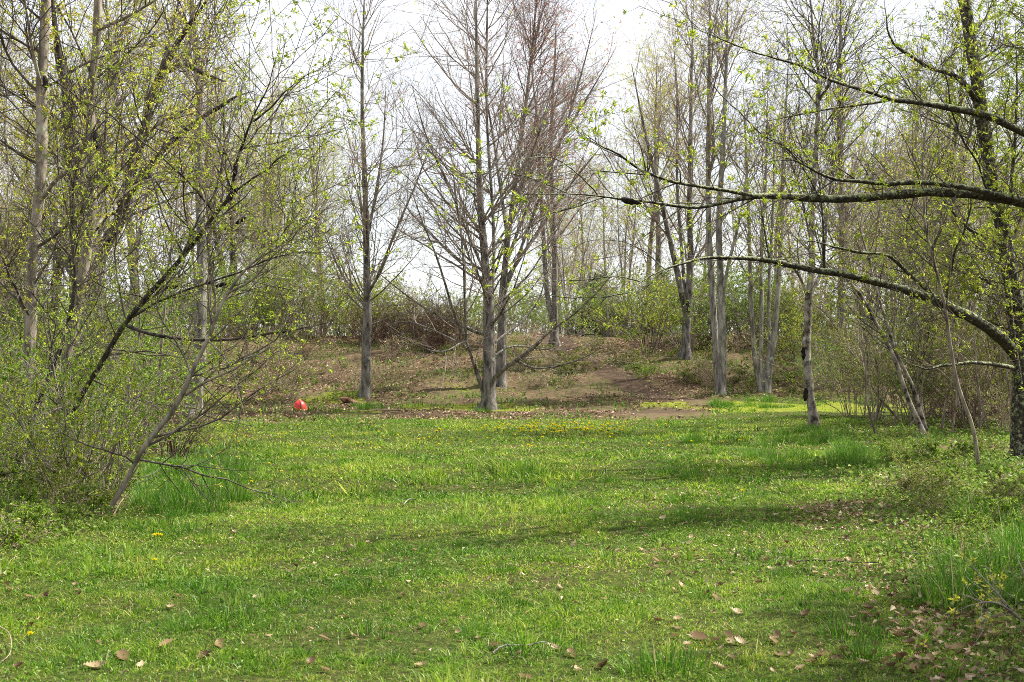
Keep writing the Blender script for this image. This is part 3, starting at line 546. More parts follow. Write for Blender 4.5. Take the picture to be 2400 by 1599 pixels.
# ---- right-hand tree and the limbs that overhang the clearing
HANG = dict(levels=[dict(n=70, t=(0.12, 1), L=(0.7, 1.9), ang=(30, 75), K=8, up=0.05, wig=0.13, rr=0.5, rmin=0.004, short=0.35, S=5),
                    dict(n=420, t=(0.1, 1), L=(0.3, 0.9), ang=(28, 60), K=5, up=0.03, wig=0.14, rr=0.6, rmin=0.0028, short=0.3, S=4),
                    dict(n=1500, t=(0.15, 1), L=(0.12, 0.34), ang=(30, 70), K=3, up=0.03, wig=0.12, rr=0.7, rmin=0.0018, short=0.2, S=3)])
d = 19.3
build_tree('cherry_tree', 'large dark lichened tree at the right edge with a long arching limb', 'tree',
    [tr([(2396, 1085, d, 50), (2392, 1043, d, 42), (2388, 960, d, 40), (2394, 880, d, 40), (2392, 780, d, 40), (2382, 690, d, 38), (2362, 610, d, 36), (2350, 533, d, 35), (2338, 476, d, 34), (2317, 374, d, 33), (2300, 272, d, 32), (2283, 136, d, 30), (2263, 20, d, 28), (2240, -120, d, 22), (2215, -300, d, 12)], 44, 3, 0.01),
     tr([(2388, 900, d - .1, 18), (2374, 805, d - .15, 17), (2362, 686, d - .2, 16), (2352, 600, d - .2, 12), (2370, 440, d - .4, 9), (2385, 250, d - .5, 6), (2380, 60, d - .6, 4)])],
    [tr([(2386, 838, d, 29.24), (2348, 791, d - .3, 27.52), (2280, 747, d - .7, 25.8), (2212, 710, d - 1.1, 23.22), (2144, 686, d - 1.4, 20.64), (2076, 666, d - 1.6, 18.92), (2008, 649, d - 1.8, 17.2), (1940, 638, d - 2, 15.48), (1872, 625, d - 2.2, 13.76), (1804, 611, d - 2.4, 12.04), (1736, 603, d - 2.6, 9.46), (1651, 604, d - 2.8, 6.88), (1600, 618, d - 3, 6.02), (1548, 635, d - 3.2, 5.16), (1497, 662, d - 3.4, 4.3), (1463, 693, d - 3.6, 3.44), (1412, 717, d - 3.8, 1.72)], 44, 4, 0.008),
     tr([(1500, 660, d - 3.4, 3.44), (1446, 645, d - 3.4, 2.58), (1361, 659, d - 3.5, 2.58), (1310, 655, d - 3.6, 1.72), (1250, 672, d - 3.7, 1.2)]),
     tr([(1470, 688, d - 3.6, 3.01), (1380, 700, d - 3.5, 2.58), (1290, 690, d - 3.4, 1.89), (1180, 705, d - 3.3, 1.2)], 20, 45, 0.014),
     tr([(1560, 632, d - 3.2, 3.01), (1490, 570, d - 3, 2.58), (1400, 560, d - 2.8, 1.89), (1320, 590, d - 2.7, 1.2)], 20, 46, 0.014),
     tr([(2200, 704, d - 1.1, 10.32), (2158, 666, d - 1.3, 10.32), (2103, 615, d - 1.5, 8.6), (2086, 598, d - 1.6, 7.74), (2025, 591, d - 1.8, 6.88), (1967, 584, d - 2, 5.16), (1930, 570, d - 2.1, 4.3), (1838, 557, d - 2.4, 2.15)], 30, 5, 0.008),
     tr([(2352, 580, d, 12.04), (2320, 560, d - .3, 10.32), (2270, 540, d - .6, 7.74), (2226, 490, d - .8, 4.3), (2190, 440, d - 1, 2.58)]),
     tr([(2214, 712, d - 1.1, 8.6), (2228, 640, d - 1.2, 6.88), (2240, 580, d - 1.3, 6.02), (2268, 533, d - 1.4, 4.3), (2282, 400, d - 1.6, 2.58)], 24, 6, 0.01),
     tr([(1932, 634, d - 2, 7.74), (1930, 560, d - 2.1, 6.02), (1928, 500, d - 2.1, 4.3), (1915, 380, d - 2.2, 2.58)]),
     tr([(1803, 606, d - 2.4, 5.16), (1795, 560, d - 2.4, 4.3), (1782, 480, d - 2.5, 2.58)]),
     tr([(2395, 866, d, 12.04), (2331, 854, d - .5, 9.46), (2263, 849, d - 1, 7.74), (2195, 859, d - 1.4, 6.02), (2161, 868, d - 1.6, 4.3), (2110, 842, d - 1.9, 2.58)], 24, 8, 0.008),
     tr([(2290, 240, d, 13.76), (2250, 180, d - .4, 12.04), (2190, 165, d - .8, 10.32), (2130, 130, d - 1.2, 7.74), (2085, 100, d - 1.5, 6.02), (2070, 0, d - 1.7, 3.44)], 24, 9, 0.01)],
    spec(HANG, [dict(n=6500, size=0.045, per=5, lv=-1, wid=0.3, t=(0.6, 1.0))], (1.3, 1.6, 2.0)), 110, 'moss', 'twigd', ['l_young'],
    extra=lambda r, b, g: knot(r, b, g, []))
d = 14.0
build_tree('cherry_tree', 'mossy overhanging tree whose long limbs reach in from beyond the right edge', 'tree',
    [tr([(2700, 1176, d, 42), (2690, 1050, d, 33.6), (2670, 850, d, 31.2), (2640, 600, d, 28.8), (2620, 400, d, 25.2), (2580, 200, d, 21.6), (2540, -50, d, 15.6), (2500, -300, d, 7.2)])],
    [tr([(2630, 545, d, 29.24), (2500, 500, d - .2, 25.8), (2400, 476, d - .3, 23.22), (2331, 461, d - .4, 23.22), (2246, 450, d - .5, 22.36), (2144, 450, d - .7, 21.5), (2076, 459, d - .8, 19.78), (1974, 467, d - 1, 18.06), (1906, 467, d - 1.1, 17.2), (1838, 460, d - 1.2, 15.48), (1763, 460, d - 1.4, 12.9), (1702, 474, d - 1.5, 9.46), (1634, 489, d - 1.6, 7.74), (1531, 473, d - 1.8, 6.02), (1453, 466, d - 2, 5.16), (1378, 457, d - 2.1, 4.3), (1276, 452, d - 2.3, 3.44), (1208, 457, d - 2.4, 2.58), (1126, 454, d - 2.5, 1.38)], 60, 10, 0.004),
     tr([(1770, 461, d - 1.4, 9.46), (1702, 446, d - 1.5, 8.6), (1634, 436, d - 1.7, 7.74), (1565, 425, d - 1.9, 6.88), (1514, 408, d - 2.1, 6.02), (1446, 360, d - 2.3, 5.16), (1385, 335, d - 2.5, 3.44), (1354, 306, d - 2.6, 1.72)], 34, 11, 0.006),
     tr([(1520, 410, d - 2.1, 3.44), (1440, 404, d - 2.1, 3.44), (1370, 398, d - 2.2, 1.72)]),
     tr([(2400, 476, d - .3, 12.9), (2321, 452, d - .6, 14.62), (2229, 432, d - .9, 12.9), (2144, 426, d - 1.1, 11.18), (2042, 432, d - 1.3, 9.46), (1940, 417, d - 1.6, 7.74), (1889, 388, d - 1.8, 6.02), (1838, 367, d - 2, 3.44), (1760, 350, d - 2.2, 1.72)], 34, 12, 0.006),
     tr([(2610, 380, d, 24.08), (2480, 350, d - .3, 20.64), (2400, 313, d - .4, 18.92), (2348, 286, d - .6, 18.92), (2297, 265, d - .7, 18.06), (2229, 255, d - .9, 15.48), (2144, 238, d - 1.1, 12.9), (2093, 235, d - 1.3, 11.18), (2042, 218, d - 1.4, 9.46), (1974, 197, d - 1.6, 7.74), (1923, 184, d - 1.8, 6.88), (1882, 150, d - 2, 6.02), (1811, 136, d - 2.2, 5.16), (1719, 107, d - 2.5, 4.3), (1600, 58, d - 2.8, 2.58), (1520, 20, d - 3, 1.38)], 50, 13, 0.007),
     tr([(2093, 233, d - 1.3, 6.88), (2020, 246, d - 1.5, 6.02), (1930, 256, d - 1.7, 5.16), (1860, 272, d - 1.9, 3.44), (1760, 290, d - 2.1, 1.72)]),
     tr([(1920, 462, d - 1.1, 5.16), (1890, 400, d - 1.2, 4.3), (1850, 350, d - 1.3, 4.3), (1790, 320, d - 1.5, 3.44), (1700, 240, d - 1.8, 2.58), (1620, 130, d - 2, 1.38)], 24, 14, 0.012),
     tr([(2318, 455, d - .4, 5.16), (2290, 380, d - .6, 4.3), (2250, 320, d - .7, 4.3), (2222, 240, d - .8, 3.44), (2200, 100, d - .9, 1.72)], 24, 15, 0.012),
     tr([(1330, 453, d - 2.2, 3.01), (1240, 415, d - 2.1, 2.58), (1170, 398, d - 2, 2.06), (1090, 382, d - 1.9, 1.29)], 20, 41, 0.012),
     tr([(1400, 457, d - 2.1, 3.44), (1345, 395, d - 2.3, 2.58), (1290, 366, d - 2.5, 2.58), (1220, 372, d - 2.7, 1.72), (1180, 400, d - 2.8, 1.2)], 20, 42, 0.012),
     tr([(1420, 462, d - 2, 3.01), (1300, 500, d - 1.8, 2.58), (1200, 545, d - 1.6, 1.72), (1130, 590, d - 1.5, 1.2)], 20, 43, 0.012),
     tr([(1440, 404, d - 2.1, 2.58), (1400, 330, d - 2, 2.15), (1330, 280, d - 1.9, 1.72), (1280, 290, d - 1.8, 1.2)], 20, 44, 0.012),
     tr([(1600, 485, d - 1.7, 3.44), (1540, 530, d - 1.8, 2.58), (1480, 580, d - 1.9, 1.72), (1440, 620, d - 2, 1.03)])],
    spec(HANG, [dict(n=8200, size=0.04, per=6, lv=-1, wid=0.28, t=(0.7, 1.0)), dict(n=900, size=0.05, per=4, lv=-2, wid=0.28)], (1.9, 2.3, 2.9), limb_m='moss'), 111, 'moss', 'twigd', ['l_young'],
    extra=lambda r, b, g: knot(r, b, g, [(1475, 471, 11.9, 0.035, 1, 0.25), (1490, 474, 11.9, 0.025, 1, 0.3)]))

SAP = dict(levels=[dict(n=26, t=(0.25, 1), L=(0.6, 1.6), ang=(25, 50), K=7, up=0.08, wig=0.1, rr=0.6, rmin=0.004, short=0.5, S=4),
                   dict(n=150, t=(0.15, 1), L=(0.25, 0.7), ang=(25, 55), K=4, up=0.05, wig=0.12, rr=0.6, rmin=0.003, short=0.3, S=3),
                   dict(n=500, t=(0.15, 1), L=(0.1, 0.25), ang=(30, 60), K=3, up=0.05, wig=0.12, rr=0.7, rmin=0.002, short=0.2, S=3)])
d = 22.7
build_tree('cherry_tree', 'pair of thin leaning stems with dark peeling lower bark at the right thicket', 'tree',
    [tr([(2178, 1048, d, 16), (2147, 975, d, 12), (2124, 924, d, 11), (2096, 839, d, 10), (2069, 785, d, 9), (2035, 723, d, 9), (2008, 679, d, 8), (1974, 645, d, 6), (1906, 594, d - .2, 4), (1838, 533, d - .4, 2)], 40, 16, 0.008),
     tr([(2178, 1036, d + .1, 11), (2147, 924, d + .1, 10), (2110, 846, d + .1, 9), (2095, 812, d + .1, 8), (2076, 751, d + .2, 7), (2056, 686, d + .3, 6), (2030, 590, d + .4, 5), (1990, 440, d + .5, 2)], 40, 17, 0.008)], [],
    spec(SAP, [dict(n=420, size=0.05, per=3)], (1.4, 1.4, 1.4), flare=(0.15, 0.4)), 112, 'mottled', 'twigd', ['l_young'])
d = 17.2
build_tree('sapling', 'thin leaning sapling before the dark right-hand tree', 'tree',
    [tr([(2296, 1110, d, 10), (2290, 1050, d, 9), (2273, 982, d, 9), (2239, 890, d, 8), (2226, 800, d, 8), (2219, 737, d, 7), (2195, 640, d, 7), (2170, 540, d, 6), (2160, 400, d, 5), (2180, 240, d, 3), (2200, 120, d, 2)], 40, 18, 0.01)], [],
    spec(SAP, [dict(n=300, size=0.05, per=4)], (1.2, 1.2, 1.2), flare=(0.15, 0.4)), 113, 'left', 'twigd', ['l_young'])

# ---- left-hand cluster
LEFTS = dict(levels=[dict(n=40, t=(0.2, 1), L=(1.4, 3.0), ang=(35, 70), K=9, up=0.05, wig=0.10, rr=0.45, rmin=0.005, short=0.5, S=5),
                     dict(n=320, t=(0.15, 1), L=(0.5, 1.3), ang=(25, 55), K=6, up=0.03, wig=0.12, rr=0.6, rmin=0.0035, short=0.4, S=4),
                     dict(n=1500, t=(0.15, 1), L=(0.2, 0.5), ang=(25, 60), K=4, up=0.03, wig=0.13, rr=0.7, rmin=0.0022, short=0.3, S=3)])
d = 17.4
build_tree('cherry_tree', 'leftmost smooth grey-brown trunk rising straight through the left thicket', 'tree',
    [tr([(26, 1110, d, 34), (31, 1063, d, 29), (44, 992, d, 28), (58, 924, d, 28), (68, 839, d, 27), (73, 703, d, 27), (78, 560, d, 26), (92, 476, d, 26), (95, 408, d, 25), (99, 306, d, 25), (97, 204, d, 24), (105, 102, d, 24), (107, -20, d, 22), (112, -200, d, 16), (118, -420, d, 6)], 44, 20, 0.006)],
    [tr([(100, 215, d, 9), (80, 140, d - .3, 8), (66, 60, d - .5, 6), (50, -60, d - .7, 3)]),
     tr([(92, 470, d, 12), (130, 425, d - .3, 10), (172, 390, d - .6, 9), (200, 330, d - .8, 7), (212, 240, d - 1, 5), (190, 130, d - 1.2, 3)], 26, 21, 0.012)],
    spec(LEFTS, [dict(n=1700, size=0.045, per=4)], (0.65, 0.8, 1.0)), 120, 'left', 'twigd', ['l_gold'],
    extra=lambda r, b, g: knot(r, b, g, [(106, 195, 17.25, 0.045, 0.1, 1)]))
d = 18.2
build_tree('cherry_tree', 'second smooth trunk from the left edge, leaning and curving upward', 'tree',
    [tr([(106, 1095, d, 32), (119, 1043, d, 27), (136, 941, d, 25), (150, 856, d, 25), (170, 778, d, 24), (190, 669, d, 24), (207, 567, d, 23), (219, 442, d, 22), (216, 350, d, 22), (211, 290, d, 21), (214, 204, d, 20), (226, 102, d, 20), (230, -20, d, 17), (240, -200, d, 11), (250, -380, d, 4)], 44, 22, 0.006)],
    [tr([(222, 420, d, 11), (262, 370, d - .4, 9), (330, 320, d - .8, 7), (420, 260, d - 1.2, 5), (520, 225, d - 1.6, 3)], 26, 23, 0.012),
     tr([(215, 560, d, 10), (240, 510, d + .3, 8), (290, 450, d + .6, 6), (360, 410, d + .9, 4), (470, 395, d + 1.2, 2)], 26, 24, 0.01),
     tr([(228, 70, d, 10), (280, 50, d - .4, 7), (350, 10, d - .8, 5), (430, -40, d - 1, 3)])],
    spec(LEFTS, [dict(n=1900, size=0.045, per=4)], (0.65, 0.8, 1.0)), 121, 'left', 'twigd', ['l_gold'],
    extra=lambda r, b, g: knot(r, b, g, [(226, 335, 18.0, 0.075, 0.15, 1)]))
d = 27.5
build_tree('cherry_tree', 'thick dark forked trunk standing behind the two smooth left trunks', 'tree',
    [tr([(205, 1010, d, 56), (200, 960, d, 46), (190, 820, d, 44), (184, 660, d, 43), (184, 530, d, 42), (178, 400, d, 40), (165, 306, d, 34), (150, 200, d, 26), (130, 80, d, 20), (118, -60, d, 12)], 36, 25, 0.02),
     tr([(200, 720, d, 30), (232, 610, d - .2, 30), (258, 553, d - .3, 29), (286, 510, d - .4, 28), (303, 410, d - .5, 25), (338, 306, d - .7, 21), (365, 190, d - .9, 18), (408, 112, d - 1.1, 14), (476, 17, d - 1.3, 9), (520, -60, d - 1.5, 5)], 36, 26, 0.02)],
    [tr([(290, 480, d - .4, 16), (340, 395, d - .8, 15), (408, 323, d - 1.2, 13), (476, 272, d - 1.6, 11), (544, 231, d - 2, 8), (600, 212, d - 2.3, 4)], 28, 27, 0.02),
     tr([(372, 180, d - .9, 12), (430, 145, d - 1.3, 13), (480, 175, d - 1.7, 10), (530, 192, d - 2, 5)]),
     tr([(320, 360, d - .6, 13), (352, 250, d - .2, 12), (385, 140, d + .2, 10), (420, 0, d + .5, 6)]),
     tr([(170, 340, d, 13), (120, 290, d - .5, 10), (60, 230, d - 1, 7), (0, 140, d - 1.5, 4)])],
    spec(LEFTS, [dict(n=2600, size=0.055, per=4)], (1.2, 1.4, 1.4), l0=dict(L=(2, 4.2), rmin=0.006)), 122, 'dark', 'twigd', ['l_gold'],
    extra=lambda r, b, g: knot(r, b, g, [(330, 425, 26.6, 0.11, 1, -0.55)]))
d = 14.0
build_tree('cherry_tree', 'dark slender stem leaning right with black fungus swellings near its top', 'tree',
    [tr([(120, 1150, d + 1.2, 13.44), (150, 1020, d + 1, 11.76), (190, 924, d + .7, 11.76), (252, 829, d + .4, 11.76), (282, 771, d + .3, 12.6), (340, 700, d, 12.6), (391, 645, d, 11.76), (425, 604, d, 10.92), (469, 553, d - .1, 10.08), (505, 500, d - .2, 9.24), (545, 458, d - .3, 8.4), (551, 391, d - .4, 6.72), (575, 323, d - .5, 5.88), (593, 272, d - .6, 5.04), (632, 204, d - .7, 4.2), (643, 129, d - .8, 3.36), (697, 68, d - .9, 1.68)], 60, 28, 0.004)],
    [tr([(548, 450, d - .3, 5), (600, 415, d - .4, 4), (650, 375, d - .5, 3), (700, 340, d - .6, 1.6)], 20, 29, 0.008),
     tr([(594, 285, d - .6, 5), (640, 250, d - .7, 4), (690, 190, d - .8, 2), (780, 150, d - .9, 1.4)], 20, 30, 0.008),
     tr([(300, 750, d + .2, 6), (400, 690, d - .2, 5), (500, 660, d - .5, 5), (560, 640, d - .7, 4), (640, 600, d - .9, 3), (760, 580, d - 1, 1.6)], 26, 31, 0.006),
     tr([(299, 764, d, 9), (357, 785, d - .1, 9), (442, 798, d - .2, 8), (530, 798, d - .3, 7), (612, 785, d - .4, 6), (714, 771, d - .5, 4), (800, 744, d - .6, 2)], 30, 32, 0.005),
     tr([(505, 505, d - .2, 5), (430, 410, d - .4, 4), (330, 330, d - .6, 4), (210, 230, d - .8, 3), (140, 250, d - .9, 2)], 28, 33, 0.008),
     tr([(420, 610, d, 5), (500, 480, d + .4, 4), (530, 330, d + .6, 3), (560, 220, d + .8, 2)], 20, 34, 0.01)],
    spec(HANG, [dict(n=2600, size=0.038, per=4, wid=0.36)], (0.65, 0.7, 0.85), flare=(0.15, 0.4)), 123, 'dark', 'twigd', ['l_young'],
    extra=lambda r, b, g: knot(r, b, g, [(544, 456, 13.65, 0.045, 0.6, -1), (552, 396, 13.55, 0.035, 0.15, -1), (520, 358, 13.5, 0.02, 1, 0.2), (404, 672, 13.8, 0.03, 1, -0.2), (518, 668, 13.5, 0.028, 1, -0.3), (565, 517, 13.6, 0.03, 0.8, -0.5)]))
d = 12.95
build_tree('cherry_tree', 'nearer leaning stem rooted at the lawn edge beside tall grass', 'tree',
    [tr([(248, 1212, d, 12.75), (262, 1185, d, 11.05), (289, 1141, d, 11.05), (320, 1076, d, 11.9), (360, 1019, d, 12.75), (408, 961, d, 12.75), (435, 910, d, 11.9), (459, 853, d, 10.2), (490, 791, d, 9.35), (513, 723, d, 8.5), (534, 679, d, 6.8), (578, 628, d, 5.1), (622, 591, d, 3.4), (690, 520, d, 2.12), (740, 430, d, 1.19)], 50, 35, 0.004)],
    [tr([(435, 926, d, 7), (483, 893, d - .2, 6), (544, 870, d - .4, 5), (585, 842, d - .5, 4), (646, 805, d - .7, 2)], 24, 36, 0.005),
     tr([(443, 892, d, 5), (500, 860, d + .2, 4), (560, 845, d + .4, 3), (640, 810, d + .6, 1.6)], 24, 37, 0.005),
     tr([(528, 690, d, 6), (590, 660, d - .2, 5), (640, 600, d - .4, 3), (700, 545, d - .5, 1.6)], 24, 38, 0.005),
     tr([(490, 800, d, 5), (540, 850, d - .2, 4), (560, 930, d - .3, 2), (580, 985, d - .4, 1.2)], 24, 39, 0.006)],
    spec(HANG, [dict(n=1300, size=0.036, per=4, wid=0.4)], (0.36, 0.5, 0.7), flare=(0.12, 0.4)), 134, 'left', 'twigd', ['l_young'],
    extra=None)
d = 15.5
build_tree('cherry_tree', 'short dark stem crossing in front of the leftmost trunk', 'tree',
    [tr([(28, 1150, d, 15), (44, 1063, d, 14), (78, 975, d, 13), (102, 917, d, 13), (125, 860, d, 12), (160, 760, d, 10), (180, 660, d, 9), (170, 560, d, 7), (165, 440, d, 5), (200, 330, d, 3), (215, 230, d, 2)], 40, 40, 0.008)], [],
    spec(SAP, [dict(n=700, size=0.045, per=4)], (1.4, 1.6, 1.6), flare=(0.12, 0.4)), 125, 'dark', 'twigd', ['l_young'])

# ------------------------------------------------------------------ the woods behind: five kinds of tree, copied
def wood_tree(seed, h, r, sp, bark_m, twig_m, leaves_m, name='woodland_tree', stems=1):
    rg = np.random.default_rng(seed); tr_ = []
    for s in range(stems):
        K = 12; t = np.linspace(0, 1, K); a = rg.uniform(0, 6.28); hh = h * rg.uniform(0.8, 1); lean = rg.uniform(0.04, 0.12) * (1 if s == 0 else 2)
        P = np.stack([np.cos(a) * lean * hh * t ** 1.2 + np.cumsum(rg.normal(0, 0.05, K)) * (t > 0), np.sin(a) * lean * hh * t ** 1.2 + np.cumsum(rg.normal(0, 0.05, K)) * (t > 0), hh * t - 0.15], 1)
        P[0] = (0.15 * s * math.cos(a), 0.15 * s * math.sin(a), -0.15)
        R = r * (1 - 0.12 * s) * (1 - 0.92 * t ** 1.1); tr_.append((smooth(P, 22), np.interp(np.linspace(0, 1, 22), t, R)))
    return build_tree(name, None, None, tr_, [], sp, seed, bark_m, twig_m, leaves_m)
WOOD = dict(levels=[dict(n=44, t=(0.22, 0.99), L=(2.2, 4.4), ang=(28, 70), K=8, up=0.07, wig=0.12, rr=0.5, rmin=0.006, short=0.65, S=4),
                    dict(n=260, t=(0.12, 1), L=(0.8, 2.3), ang=(24, 60), K=6, up=0.04, wig=0.13, rr=0.6, rmin=0.004, short=0.4, S=3),
                    dict(n=1300, t=(0.1, 1), L=(0.35, 1.0), ang=(22, 52), K=4, up=0.05, wig=0.12, rr=0.7, rmin=0.0028, short=0.3, S=3)])
protos = [wood_tree(201, 13, 0.15, spec(WOOD, [dict(n=4200, size=0.06, per=3)]), 'maple', 'twig', ['l_gold']),
          wood_tree(202, 11, 0.11, spec(WOOD, [dict(n=4600, size=0.06, per=3)], l0=dict(ang=(35, 70))), 'left', 'twig', ['l_young']),
          wood_tree(203, 14, 0.13, spec(WOOD, [dict(n=1500, size=0.06, per=3)], l0=dict(ang=(20, 42))), 'pale', 'twigt', ['l_gold']),
          wood_tree(204, 12, 0.17, spec(WOOD, [dict(n=3800, size=0.065, per=3)], l0=dict(ang=(32, 62), up=0.05)), 'dark', 'twig', ['l_olive'], stems=2),
          wood_tree(205, 10, 0.08, spec(WOOD, [dict(n=900, size=0.07, per=3)], (0.8, 0.9, 0.9), l0=dict(ang=(20, 45), L=(1.6, 2.8))), 'pale', 'twig', ['l_gold'], stems=3)]
KIND = ['tall grey-barked', 'leafy young', 'pale slender', 'dark two-stemmed', 'many-stemmed thin']
used = set()
def place(protos, j, x, y, s, rz, label, cat, group):
    p = protos[j]
    o = p if (id(protos), j) not in used else copy_tree(p)
    used.add((id(protos), j)); o.location = (x, y, float(Z(x, y))); o.rotation_euler = (0, 0, rz); o.scale = (s, s, s * 1.0)
    tag(o, label, cat, group); return o
rnd = random.Random(3)
def wood(n, pxr, dr, where, group, weights, taken=[]):
    k = 0; tries = 0
    while k < n and tries < 4000:
        tries += 1
        d_ = math.sqrt(rnd.uniform(dr[0] ** 2, dr[1] ** 2)); px = rnd.uniform(*pxr); x = (px - CX) / F * d_
        if any((x - a) ** 2 + (d_ - b) ** 2 < 1.1 ** 2 for a, b in taken): continue
        taken.append((x, d_)); k += 1
        j = rnd.choices(range(5), weights)[0]
        place(protos, j, x, d_, rnd.uniform(0.8, 1.2), rnd.uniform(0, 6.28), KIND[j] + ' tree ' + where, 'tree', group)
wood(19, (-260, 560), (28, 62), 'in the wood behind the left thicket', 'trees of the left wood', (3, 3, 2, 3, 2))
wood(6, (1180, 1430), (66, 95), 'faint beyond the bank behind the big maple', 'faint trees behind the big maple', (1, 0, 4, 0, 4))
wood(9, (540, 800), (52, 80), 'standing beyond the bank left of the slim maple', 'trees beyond the bank', (2, 2, 3, 1, 2))
wood(6, (1440, 1900), (50, 74), 'in the wood on the bank behind the pale trunks', 'trees of the bank wood', (3, 2, 3, 1, 2))
wood(20, (1960, 2680), (36, 68), 'in the wood behind the right thicket', 'trees of the right wood', (3, 3, 3, 2, 3))

protos.append(wood_tree(206, 10, 0.12, spec(WOOD, [dict(n=6500, size=0.09, per=4)], l0=dict(ang=(35, 75), L=(2.6, 4.0))), 'dark', 'twig', ['l_green'])); KIND.append('leafy spreading')
for x_, y_, j_, s_ in ((8.4, 7.4, 1, 1.1), (7.0, 8.2, 5, 0.85), (6.6, 6.0, 5, 0.95), (10.2, 9.6, 5, 1.0)):  # unseen trees added right of the frame to cast dappled shade on the near lawn
    place(protos, j_, x_, y_, s_, rnd.uniform(0, 6.28), KIND[j_] + ' tree added out of view beside the clearing to shade the near lawn', 'tree', 'unseen shade trees beside the near lawn')
# saplings of the right thicket and the left thicket
def sapling(seed, h, leaves_m, twig_m, nleaf, size):
    return wood_tree(seed, h, 0.02, spec(SAP, [dict(n=nleaf, size=size, per=4)], (1, 1, 1), flare=(0.1, 0.3)), 'left', twig_m, [leaves_m], 'sapling')
saps = [sapling(301, 4.0, 'l_olive', 'twigt', 220, 0.05), sapling(302, 5.2, 'l_young', 'twig', 300, 0.045), sapling(303, 3.2, 'l_olive', 'twigd', 300, 0.05), sapling(304, 6.0, 'l_gold', 'twigd', 300, 0.045)]
SK = ['short tan', 'tall slender grey', 'low dark bushy', 'tallest dark']
for i in range(62):
    d_ = rnd.uniform(23.6, 33); px = rnd.uniform(1985, 2600); j = rnd.choices(range(4), (3, 3, 3, 2))[0]
    o_ = place(saps, j, (px - CX) / F * d_, d_, rnd.uniform(0.7, 1.25), rnd.uniform(0, 6.28), SK[j] + ' sapling crowded in the right thicket', 'sapling', 'saplings of the right thicket'); o_.rotation_euler = (rnd.gauss(0, 0.16), rnd.gauss(-0.1, 0.2), o_.rotation_euler.z)
for i in range(22):
    d_ = rnd.uniform(15, 27); px = rnd.uniform(-260, 380 - max(0, 20 - d_) * 10); j = rnd.choices(range(4), (1, 3, 2, 3))[0]
    o_ = place(saps, j, (px - CX) / F * d_, d_, rnd.uniform(0.7, 1.2), rnd.uniform(0, 6.28), SK[j] + ' sapling crowded in the left thicket', 'sapling', 'saplings of the left thicket'); o_.rotation_euler = (rnd.gauss(0, 0.12), rnd.gauss(0.1, 0.18), o_.rotation_euler.z)

# shrubs
def shrub(seed, h, nst, spread, leaves_m, twig_m, nleaf, size, arch=-0.06, lv=(5, 5), per=4, name='shrub'):
    rg = np.random.default_rng(seed); mb = MB(); K = 9
    root = empty(name, (0, 0, 0))
    a = rg.uniform(0, 6.28, nst); b0 = rg.uniform(0, 0.3, nst) * h * 0.5
    P = np.empty((nst, K, 3)); P[:, 0] = np.stack([np.cos(a) * b0, np.sin(a) * b0, np.full(nst, -0.04)], 1)
    sp = np.abs(rg.normal(0, spread, nst)); D = np.stack([np.cos(a) * np.sin(sp), np.sin(a) * np.sin(sp), np.cos(sp)], 1); L = h * rg.uniform(0.6, 1.15, nst) / (K - 1)
    for q in range(1, K):
        P[:, q] = P[:, q - 1] + D * L[:, None]; D = nrm(D + np.array([0, 0, arch]) + rg.normal(0, 0.09, (nst, 3)))
    R = np.linspace(1, 0.25, K)[None] * rg.uniform(0.004, 0.010, nst)[:, None] * (0.6 + 0.3 * h)
    stem = MB(); stem.tube(P, R, 5, 0); stem.build('stems' if False else 'branch_tangle', [M[twig_m]], root)
    P1, R1 = grow(P, R, nst * lv[0], rg, t=(0.15, 1), L=(0.2 * h, 0.45 * h), ang=(25, 60), K=5, up=0.03, wig=0.14, rmin=0.0028, short=0.4)
    P2, R2 = grow(P1, R1, nst * lv[0] * lv[1], rg, t=(0.15, 1), L=(0.08 * h, 0.2 * h), ang=(25, 65), K=3, up=0.03, wig=0.12, rmin=0.002, short=0.3)
    mb.tube(P1, R1, 4, 0); mb.tube(P2, R2, 3, 0)
    if nleaf: foliage(mb, P2, rg, nleaf, size, per=per, wid=0.5)
    mb.build('crown', [M[twig_m], M[leaves_m]], root)
    return root
shr = [shrub(401, 2.2, 20, 0.42, 'l_green', 'twig', 1500, 0.042), shrub(402, 1.9, 18, 0.5, 'l_young', 'twigd', 1300, 0.042),
       shrub(403, 2.6, 20, 0.35, 'l_olive', 'twigt', 900, 0.05), shrub(404, 1.3, 44, 0.65, 'l_olive', 'bramble', 120, 0.04, arch=-0.16)]
SHK = ['fresh green', 'yellow-green', 'tall olive', 'bare reddish-brown bramble']
def shrubs(n, pxr, dr, where, group, weights, sc_=(0.8, 1.2)):
    for i in range(n):
        d_ = rnd.uniform(*dr); px = pxr[0] + (pxr[1] - pxr[0]) * (i + rnd.random()) / n; j = rnd.choices(range(4), weights)[0]
        place(shr, j, (px - CX) / F * d_, d_, rnd.uniform(*sc_), rnd.uniform(0, 6.28), SHK[j] + (' shrub ' if j < 3 else ' ') + where, 'shrub', group)
shrubs(22, (380, 960), (47, 52), 'on the crest of the bank left of the big maple', 'shrubs on the left crest', (4, 5, 1, 0), (0.95, 1.4))
shrubs(10, (850, 1085), (44.5, 48.5), 'heaped on the crest behind the slim maple', 'brambles on the crest', (0, 0, 0, 1), (0.9, 1.3))
shrubs(8, (1060, 1420), (50, 56), 'on the crest behind the big maple', 'shrubs on the middle crest', (3, 3, 1, 1), (0.7, 1.05))
shrubs(26, (1420, 1940), (44, 52), 'on the bank behind the pale trunks', 'shrubs on the right bank', (5, 4, 2, 1), (0.9, 1.4))
shrubs(10, (1840, 2080), (36, 46), 'at the back of the lawn beside the right wood', 'shrubs at the back of the lawn', (3, 1, 3, 1), (0.6, 1.0))
